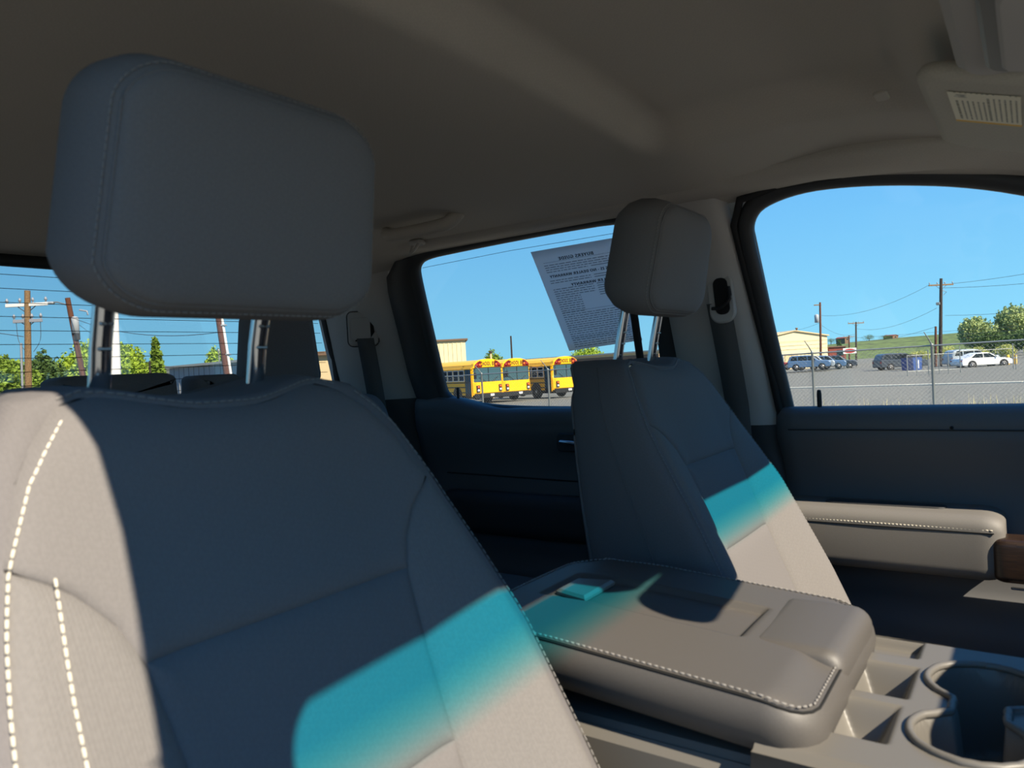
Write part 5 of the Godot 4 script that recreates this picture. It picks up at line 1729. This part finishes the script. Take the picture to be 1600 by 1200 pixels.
func poles() -> void:
	# through the driver's window
	var p := pole("tall dark utility pole with one crossarm and a lamp, beyond the gate", Vector3(85.7, -0.8, -7.1), Vector3(86.2, 8.2, -6.75), 0.16, M["dark pole wood"])
	crossarm(p, Vector3(0.5, 8.35, 0.32), 1.25, M["pole wood"])
	part("flood_lamp", box(Vector3(0.5, 0.28, 0.35), 0.04), M["galvanised"], p, T(Vector3(0.22, 6.45, 0.02)))
	part("hardware", tube([Vector3(0.5, 7.8, 0.4), Vector3(0.75, 7.6, 0.75), Vector3(0.6, 7.3, 0.5)], 0.035, 6), M["insulator"], p)
	var q := pole("brown utility pole with a grey transformer beside the white gabled shop", Vector3(107.0, -0.9, -23.3), Vector3(107.3, 8.2, -23.1), 0.15, M["brown pole wood"])
	part("transformer", lathe([[0.0, 0.0], [0.24, 0.02], [0.24, 0.85], [0.18, 0.95], [0.0, 1.0]], 14), M["transformer grey"], q, Transform3D(Basis.from_scale(Vector3(1.2, 1.2, 1.2)), Vector3(-0.02, 6.3, -0.26)))
	part("crossarm", box(Vector3(1.0, 0.14, 0.12), 0.01), M["pole wood"], q, Transform3D(Basis(ACROSS, Vector3.UP, -AWAY), Vector3(0.1, 8.75, -0.1)))
	var s := pole("thin distant utility pole with crossarm in front of the green hill", Vector3(129.8, -1.0, -22.9), Vector3(130.0, 5.9, -22.7), 0.14, M["dark pole wood"])
	crossarm(s, Vector3(0.2, 6.7, 0.2), 1.3, M["pole wood"])
	pole("short dark post next to the tall dark utility pole", Vector3(85.5, -0.8, -7.5), Vector3(85.65, 3.35, -7.35), 0.12, M["brown pole wood"])
	var t := pole("tiny far utility pole near the top of the green hill", Vector3(172.4, -1.0, -31.9), Vector3(172.6, 4.5, -31.8), 0.16, M["brown pole wood"])
	crossarm(t, Vector3(0.2, 5.2, 0.1), 1.2, M["pole wood"])
	wires("power_line", "thin power lines strung between the poles beside the lot", [
		[Vector3(85.6, 7.6, -7.8), Vector3(107.2, 6.4, -23.2), 1.0], [Vector3(85.6, 5.2, -7.2), Vector3(130.0, 4.8, -22.7), 0.9], [Vector3(86.6, 7.6, -5.8), Vector3(60.0, 8.2, 14.0), 0.6],
		[Vector3(86.0, 7.2, -6.5), Vector3(60.0, 6.3, 14.0), 0.6], [Vector3(107.2, 5.2, -23.2), Vector3(130.0, 4.0, -22.7), 0.8], [Vector3(107.2, 5.4, -23.2), Vector3(112.0, 4.6, -30.0), 0.3], [Vector3(85.6, 3.3, -7.4), Vector3(172.5, 3.6, -31.8), 0.8], [Vector3(86.0, 4.4, -6.5), Vector3(72.0, 4.6, 14.0), 0.5]], 0.016)
	# above the buses
	pole("thin dark light pole rising behind the school buses", on_ground(51.4, -36.2), Vector3(51.3, 4.25, -36.1), 0.08, M["dark pole wood"])
	pole("slim pole behind the long low garage roof", Vector3(88.0, -1.1, -44.6), Vector3(88.0, 4.6, -44.6), 0.10, M["pole wood"])
	var st := pole("short steel vent stack on the yard behind the first bus", on_ground(51.6, -38.6), on_ground(51.6, -38.6) + Vector3(0, 4.0, 0), 0.10, M["tan siding"])
	part("stack_cap", lathe([[0.16, 0.0], [0.16, 0.12], [0.0, 0.2]], 10), M["dark pole wood"], st, T(Vector3(0, 4.0, 0)))
	# behind the truck
	var a := pole("light wood utility pole with two crossarms behind the pickup", on_ground(13.2, -35.2), Vector3(13.45, 6.0, -34.95), 0.135, M["pole wood"])
	crossarm(a, Vector3(0.2, 5.95, 0.2), 0.90, M["white paint"])
	crossarm(a, Vector3(0.2, 5.25, 0.2), 0.62, M["insulator"])
	for e in [-0.5, 0.55]:
		part("jumper", tube(curve([Vector3(0.2, 5.2, 0.2) + ACROSS * e, Vector3(0.2, 4.4, 0.2) + ACROSS * e * 0.9, Vector3(0.2, 3.9, 0.2) + ACROSS * e * 0.3], 8), 0.012, 4), M["wire"], a)
	part("conduit", tube([Vector3(0.0, 0, 0.0) - ACROSS * 0.2, Vector3(0.1, 4.3, 0.1) - ACROSS * 0.2], 0.05, 6), M["insulator"], a)
	var b := pole("leaning reddish utility pole with a street lamp arm and transformer", on_ground(18.9, -41.6), Vector3(18.2, 6.6, -42.0), 0.15, M["brown pole wood"])
	part("transformer", lathe([[0.0, 0.0], [0.19, 0.02], [0.19, 0.8], [0.14, 0.9], [0.0, 0.95]], 12), M["transformer grey"], b, T(Vector3(-0.49, 5.35, -0.20)))
	part("lamp_arm", tube([Vector3(-0.7, 6.9, -0.4), Vector3(-1.0, 7.1, -0.9), Vector3(-1.2, 7.12, -1.2)], 0.04, 6), M["galvanised"], b)
	part("lamp_head", box(Vector3(0.5, 0.14, 0.25), 0.04), M["transformer grey"], b, T(Vector3(-1.25, 7.08, -1.28), 0, -55, 0))
	part("hardware", tube([Vector3(-0.4, 6.6, 0.2), Vector3(-0.2, 6.5, 0.6), Vector3(-0.2, 6.3, 0.65)], 0.05, 6), M["insulator"], b)
	part("band", lathe([[0.17, 0.0], [0.17, 0.45]], 10), M["dark pole wood"], b, T(Vector3(-0.45, 5.0, -0.2)))
	var c := pole("stout round white post behind the pickup", on_ground(11.3, -23.8), Vector3(11.45, 5.2, -23.7), 0.20, M["white paint"])
	part("base_flange", lathe([[0.26, 0.0], [0.26, 0.04], [0.0, 0.05]], 12), M["white paint"], c)
	var d := pole("leaning reddish brown pole with white conduit in front of the grey building", on_ground(17.3, -26.2), Vector3(16.95, 4.9, -26.45), 0.13, M["brown pole wood"])
	part("conduit", tube([Vector3(0.02, 0, 0) + ACROSS * 0.17, Vector3(-0.35, 5.3, -0.25) + ACROSS * 0.15], 0.055, 8), M["white paint"], d)
	for y in [1.8, 3.2, 4.4]: part("bracket", box(Vector3(0.34, 0.06, 0.2), 0.01), M["transformer grey"], d, Transform3D(Basis(ACROSS, Vector3.UP, -AWAY), Vector3(-0.066 * y + 0.03, y, -0.047 * y) + ACROSS * 0.08))
	pole("far slim utility pole above the small green tree", Vector3(34.6, -0.9, -64.5), Vector3(34.7, 3.9, -64.3), 0.09, M["dark pole wood"])
	var k := pole("short orange brown pole in front of the big round tree", on_ground(22.3, -48.0), Vector3(22.3, 3.1, -48.0), 0.16, M["pole wood"])
	part("crossarm", box(Vector3(0.7, 0.1, 0.1), 0.01), M["pole wood"], k, Transform3D(Basis(ACROSS, Vector3.UP, -AWAY), Vector3(0, 3.1, 0)))
	wires("power_line", "sagging service wires between the poles behind the pickup", [[Vector3(18.2, 5.6, -42.0), Vector3(17.0, 3.6, -26.4), 0.5], [Vector3(18.4, 5.4, -42.0), Vector3(34.7, 3.7, -64.3), 0.4], [Vector3(13.2, 4.0, -35.0), Vector3(2.0, 6.6, -33.0), 0.3]], 0.014)

func hills() -> void:
	var h := thing("hill", "low green grassy hill beyond the lot", "hill", Vector3(330, -1.5, -60), 0, "", "structure")
	var rows := []
	var n := FastNoiseLite.new(); n.seed = 3; n.frequency = 0.012
	for k in 40:
		var t := k / 39.0
		var r := PackedVector3Array()
		for j in 60:
			var a := lerpf(-0.72, 0.62, j / 59.0)
			var d := lerpf(170.0, 460.0, t)
			var dirn := Vector3(cos(a), 0, sin(a))
			var rise := 8.2 * ss(0.0, 0.72, t) * (0.60 + 0.40 * ss(-0.33, 0.02, a)) * (0.25 + 0.75 * ss(-0.46, -0.25, a))
			var p := dirn * d
			r.append(Vector3(p.x, -1.5 + rise + 0.7 * n.get_noise_2d(p.x, p.z) * t, p.z) - h.position)
		rows.append(r)
	part("slope", surf(rows), M["hill grass"], h)
	var m := thing("far_ridge", "blue grey mountain ridge far behind the trees", "mountain", Vector3(700, -3, -1650), 0, "", "structure")
	rows = []
	for k in 10:
		var t := k / 9.0
		var r := PackedVector3Array()
		for j in 40:
			var u := lerpf(-1, 1, j / 39.0)
			var ht := 62.0 * sin(PI / 2 * t) * (0.62 + 0.38 * cos(u * 2.2 + 0.5)) + 10.0 * n.get_noise_2d(u * 220.0, t * 60.0) * t
			r.append(ACROSS * u * 900.0 + AWAY * t * 300.0 + Vector3(0, ht, 0))
		rows.append(r)
	part("ridge", surf(rows), M["far ridge"], m)
	# houses and clumps on the hill top
	for q in [[352.0, -47.0, 4.5, "house on the hill top with a low dark roof"], [330.0, -62.0, 3.2, "low dark building on the hill top behind the thin pole"]]:
		var b := building("hill_house", q[3], Vector3(q[0], 5.2, q[1]), FACE + 0.6, q[2], 4.0, 1.0, 0.4, M["brown trim"], M["brick red"])
		part("window", box(Vector3(0.9, 0.5, 0.1), 0.0, Vector3(0, 0.5, 0.04)), M["dark glass"], b)

func crown(st: SurfaceTool, c: Vector3, r: Vector3, count: int, leaf: float, sd: int) -> void:
	# leaf tufts spread through the outer part of an uneven ball
	var g := RandomNumberGenerator.new(); g.seed = sd
	st.set_smooth_group(-1)
	for k in count:
		var d := Vector3(g.randfn(), g.randfn(), g.randfn()).normalized()
		var lump := 0.86 + 0.14 * sin(d.x * 7.0 + sd) * sin(d.y * 6.0 + sd * 0.7) + 0.08 * sin(d.z * 13.0 + sd)
		var p := c + d * r * lump * pow(g.randf(), 0.22)
		var u := Vector3(g.randfn(), g.randfn(), g.randfn()).normalized()
		var v := u.cross(Vector3(g.randfn(), g.randfn(), g.randfn()).normalized()).normalized()
		var s := leaf * g.randf_range(0.6, 1.3)
		var tone := g.randf_range(0.7, 1.2)
		st.set_color(Color(tone, tone * g.randf_range(0.92, 1.05), tone * 0.9))
		tri(st, p - u * s, p + v * s * 0.6, p + u * s)
		st.set_color(Color(tone * 0.94, tone * 0.94, tone * 0.85))
		tri(st, p - u * s, p + u * s, p - v * s * 0.6)

func tree(called: String, label: String, at: Vector3, h: float, w: float, m: Material, sd: int, blobs := 4, count := 3600, group := "", conical := false) -> void:
	var t := thing(called, label, "tree" if h > 2.2 else "shrub", at, 0, group)
	var g := RandomNumberGenerator.new(); g.seed = sd
	var st := st_new()
	if conical:
		for k in 6:
			var f := k / 5.0
			crown(st, Vector3(0, h * (0.16 + 0.74 * f), 0), Vector3(w * (1.0 - 0.82 * f), h * 0.15, w * (1.0 - 0.82 * f)), count / 6, h * 0.03 + 0.05, sd + k)
	else:
		for k in blobs:
			var ang := TAU * k / blobs + g.randf()
			var off := Vector3(cos(ang), 0, sin(ang)) * w * (0.42 if blobs > 1 else 0.0)
			var rr := w * g.randf_range(0.55, 0.75) if blobs > 1 else w
			crown(st, off + Vector3(0, h * g.randf_range(0.42, 0.60), 0), Vector3(rr, h * g.randf_range(0.34, 0.42), rr), 2 * count / (blobs + 1), 0.018 * h + 0.05, sd * 10 + k)
		crown(st, Vector3(0, h * 0.62, 0), Vector3(w * 0.55, h * 0.38, w * 0.55), 2 * count / (blobs + 1), 0.018 * h + 0.05, sd * 10 + 9)
	part("foliage", done(st), m, t)
	part("trunk", tube([Vector3(0, -0.3, 0), Vector3(0.02 * h, h * 0.3, 0), Vector3(0, h * 0.62, 0)], [0.05 * h, 0.035 * h, 0.015 * h], 8), M["bark"], t)

func trees() -> void:
	var gr := "trees beyond the lot"
	tree("tree", "tall grey green tree at the near edge of the thicket beyond the lot", Vector3(142.5, -0.8, -6.6), 7.0, 3.1, M["grey leaves"], 31, 5, 4500, gr)
	tree("tree", "tall silvery tree in the middle of the thicket beyond the lot", Vector3(150.0, -0.8, -2.0), 8.8, 3.4, M["grey leaves"], 32, 5, 5500, gr)
	tree("tree", "bright green tree at the back of the thicket beyond the lot", Vector3(152.0, -0.8, 4.8), 8.2, 3.4, M["green leaves"], 33, 5, 5000, gr)
	tree("tree", "dark green low tree in front of the thicket beyond the lot", Vector3(134.5, -0.8, -4.6), 4.2, 3.0, M["dark leaves"], 34, 4, 3600, gr)
	tree("tree", "dark green bushy tree behind the yellow posts", Vector3(128.0, -0.8, -0.2), 4.0, 2.6, M["dark leaves"], 35, 4, 3600, gr)
	tree("conifer", "small dark conifer between the brick shed and the oval sign", Vector3(126.0, -0.9, -24.6), 3.9, 1.15, M["dark leaves"], 36, 1, 2400, "", true)
	var k := 0
	for q in [[120.0, -15.5, 1.5], [116.0, -12.0, 1.7], [113.0, -8.4, 1.8], [111.0, -5.2, 1.9], [110.0, -2.0, 2.0], [109.0, 1.2, 2.1], [124.0, -9.5, 2.1]]:
		tree("sage_shrub", "pale yellow green shrub in the row at the foot of the green hill", Vector3(q[0], -0.8, q[1]), q[2], 1.5, M["pale leaves"], 50 + k, 3, 1100, "shrubs at the foot of the hill")
		k += 1
	for q in [[338.0, -55.0, 3.2], [346.0, -50.0, 2.8], [338.0, -70.0, 2.6]]:
		tree("hill_shrub", "small dark clump of trees on the hill top", Vector3(q[0], 4.2, q[1]), q[2], 3.0, M["dark leaves"], 70 + k, 3, 500, "clumps on the hill top")
		k += 1
	# above the buses
	tree("tree", "green tree showing beside the cream metal shed", Vector3(66.0, -1.1, -49.2), 5.0, 1.5, M["green leaves"], 81, 3, 1800)
	tree("tree", "light green bushy tree showing above the long low garage roof", Vector3(97.0, -1.1, -54.6), 6.1, 3.3, M["bright leaves"], 82, 4, 2600)
	# behind the truck
	tree("tree", "broad dark green tree by the light wood utility pole", Vector3(22.4, -0.8, -64.0), 5.8, 3.6, M["green leaves"], 90, 5, 6500, "trees behind the pickup")
	tree("tree", "narrow green tree right behind the light wood utility pole", Vector3(27.4, -0.8, -68.0), 6.2, 1.9, M["dark leaves"], 91, 4, 3600, "trees behind the pickup")
	tree("tree", "big round bright green tree behind the leaning reddish pole", Vector3(34.6, -0.9, -73.0), 7.6, 4.6, M["bright leaves"], 92, 6, 9000, "trees behind the pickup")
	tree("tree", "pointed green tree beside the stout white post", Vector3(41.8, -1.0, -76.0), 7.6, 1.7, M["green leaves"], 93, 1, 3200, "trees behind the pickup", true)
	tree("tree", "small round bright green tree above the grey building", Vector3(39.6, -1.0, -61.6), 6.2, 1.5, M["bright leaves"], 94, 3, 3200, "trees behind the pickup")
	tree("tree", "low green tree beside the far slim pole", Vector3(35.6, -1.0, -60.0), 4.0, 1.7, M["green leaves"], 95, 3, 2200, "trees behind the pickup")
	tree("tree", "grey green tree behind the leaning pole with white conduit", Vector3(43.5, -1.0, -58.5), 5.2, 1.8, M["grey leaves"], 96, 3, 2400, "trees behind the pickup")

func street_things() -> void:
	# bin, gate, bollards, sign
	var b := thing("refuse_bin", "dark blue refuse bin standing beside the gate", "bin", Vector3(77.5, -0.82, -8.7), FACE + 0.5)
	part("bin_body", prism(PackedVector2Array([Vector2(-0.62, 0.0), Vector2(0.62, 0.0), Vector2(0.72, 1.25), Vector2(-0.72, 1.25)]), -0.6, 0.6, 0.03), M["bin blue"], b)
	part("bin_lid", prism(PackedVector2Array([Vector2(-0.76, 1.25), Vector2(0.76, 1.25), Vector2(0.70, 1.42), Vector2(-0.76, 1.55)]), -0.64, 0.64, 0.02), M["bus black"], b)
	part("white_sign", box(Vector3(0.12, 0.8, 0.02), 0.0, Vector3(0.1, 0.6, 0.61)), M["sign white"], b)
	var g := thing("wire_gate", "grey steel gate panels of wire mesh standing open in the lot", "gate", Vector3(64.0, -0.72, -4.2), FACE)
	for q in [[-3.6, 1.55], [-2.9, 1.5], [-2.0, 1.9], [-1.2, 1.5], [-0.5, 1.6], [0.4, 2.0], [4.4, 2.0], [4.6, 1.2]]:
		part("gate_post", tube([Vector3(q[0], -0.15, 0), Vector3(q[0], q[1], 0)], 0.035, 8), M["galvanised"], g)
	for q in [[-3.6, 0.4, 1.5], [-3.6, 0.4, 0.3], [0.4, 4.4, 1.62]]:
		part("gate_rail", tube([Vector3(q[0], q[2], 0), Vector3(q[1], q[2], 0)], 0.025, 8), M["galvanised"], g)
	var gm := part("gate_mesh", chain_mesh(4.0, 1.2), M["galvanised"], g, T(Vector3(-3.6, 0.3, 0)))
	gm.set_meta("kind", "stuff")
	var bol := thing("bollard", "", "bollard", Vector3(81.4, -0.95, -1.25), 0, "pair of yellow posts")
	part("bollard_post", lathe([[0.12, 0.0], [0.12, 1.05], [0.09, 1.12], [0.0, 1.15]], 12), M["bollard yellow"], bol)
	part("band", lathe([[0.125, 0.8], [0.125, 0.9]], 12), M["sign white"], bol)
	bol.set_meta("label", "yellow concrete post standing beside the white sedan's nose")
	copy(bol, "yellow concrete post on the far side of its pair, away from the sedan").position = Vector3(81.7, -0.95, -0.70)
	copy(bol, "short yellow post at the end of the parked wagons").position = Vector3(101.0, -0.95, -15.2)
	var s := thing("oval_sign", "small white board with a red oval on a thin post", "sign", Vector3(104.0, -0.9, -19.0), FACE)
	part("sign_post", tube([Vector3(-0.8, 0, 0), Vector3(-0.8, 2.7, 0)], 0.04, 6), M["dark pole wood"], s)
	part("sign_post", tube([Vector3(0.8, 0, 0), Vector3(0.8, 2.7, 0)], 0.04, 6), M["dark pole wood"], s)
	var bd := part("sign_board", box(Vector3(1.75, 0.72, 0.06), 0.01, Vector3(0, 2.2, 0.06)), M["sign white"], s)
	var ov := PackedVector2Array()
	for k in 24: ov.append(Vector2(0.76 * cos(TAU * k / 24.0), 0.29 * sin(TAU * k / 24.0)))
	part("red_oval", prism(ov, 0.0, 0.02), M["sign red"], bd, T(Vector3(0, 2.2, 0.09)))
	part("small_sign", box(Vector3(0.5, 0.5, 0.03), 0.0), M["sign white"], thing("notice_board", "small pale notice board near the yellow posts", "sign", Vector3(83.0, 0.75, 0.6), FACE), Transform3D())
	# picket fence and tarp behind the truck
	var pf := thing("picket_fence", "white picket fence in front of the grey building", "fence", Vector3(19.6, -0.55, -28.6), -1.83)
	var picket := prism(PackedVector2Array([Vector2(-0.05, 0), Vector2(0.05, 0), Vector2(0.05, 1.7), Vector2(0, 1.78), Vector2(-0.05, 1.7)]), -0.012, 0.012)
	for k in 15: part("picket", picket, M["white paint"], pf, T(Vector3(-1.4 + 0.19 * k, 0.25, 0)))
	for y in [0.6, 1.5]: part("rail", box(Vector3(2.8, 0.08, 0.04), 0.0, Vector3(-0.07, y + 0.2, -0.03)), M["white paint"], pf)
	var tp := thing("blue_tarp", "bright blue tarpaulin over a low stack beside the tan building", "tarpaulin", on_ground(17.8, -18.9), FACE)
	part("cover", prism(PackedVector2Array([Vector2(-1.2, 0), Vector2(1.2, 0), Vector2(1.1, 1.62), Vector2(0.2, 1.90), Vector2(-1.1, 1.72)]), -0.8, 0.8, 0.05), M["tarp blue"], tp)
	# dry weeds along the fence
	var st := st_new()
	var r := RandomNumberGenerator.new(); r.seed = 77
	for k in 420:
		var c := r.randi_range(0, 6)
		var z: float = [-4.0, -2.4, -0.8, 0.2, -6.5, -15.5, 1.0][c] + r.randfn() * 0.55
		var x := 22.3 + r.randfn() * 0.5
		var p := on_ground(x, z)
		var h := r.randf_range(0.10, 0.50)
		var lean := Vector3(r.randfn() * 0.12, 1, r.randfn() * 0.12) * h
		var wv := Vector3(r.randfn(), 0, r.randfn()).normalized() * 0.010
		tri(st, p - wv, p + lean, p + wv)
	var wd := part("dry_weeds", done(st), M["dry stems"])
	tag(wd, "straw coloured dry weeds along the foot of the chain link fence", "weeds", "", "stuff")
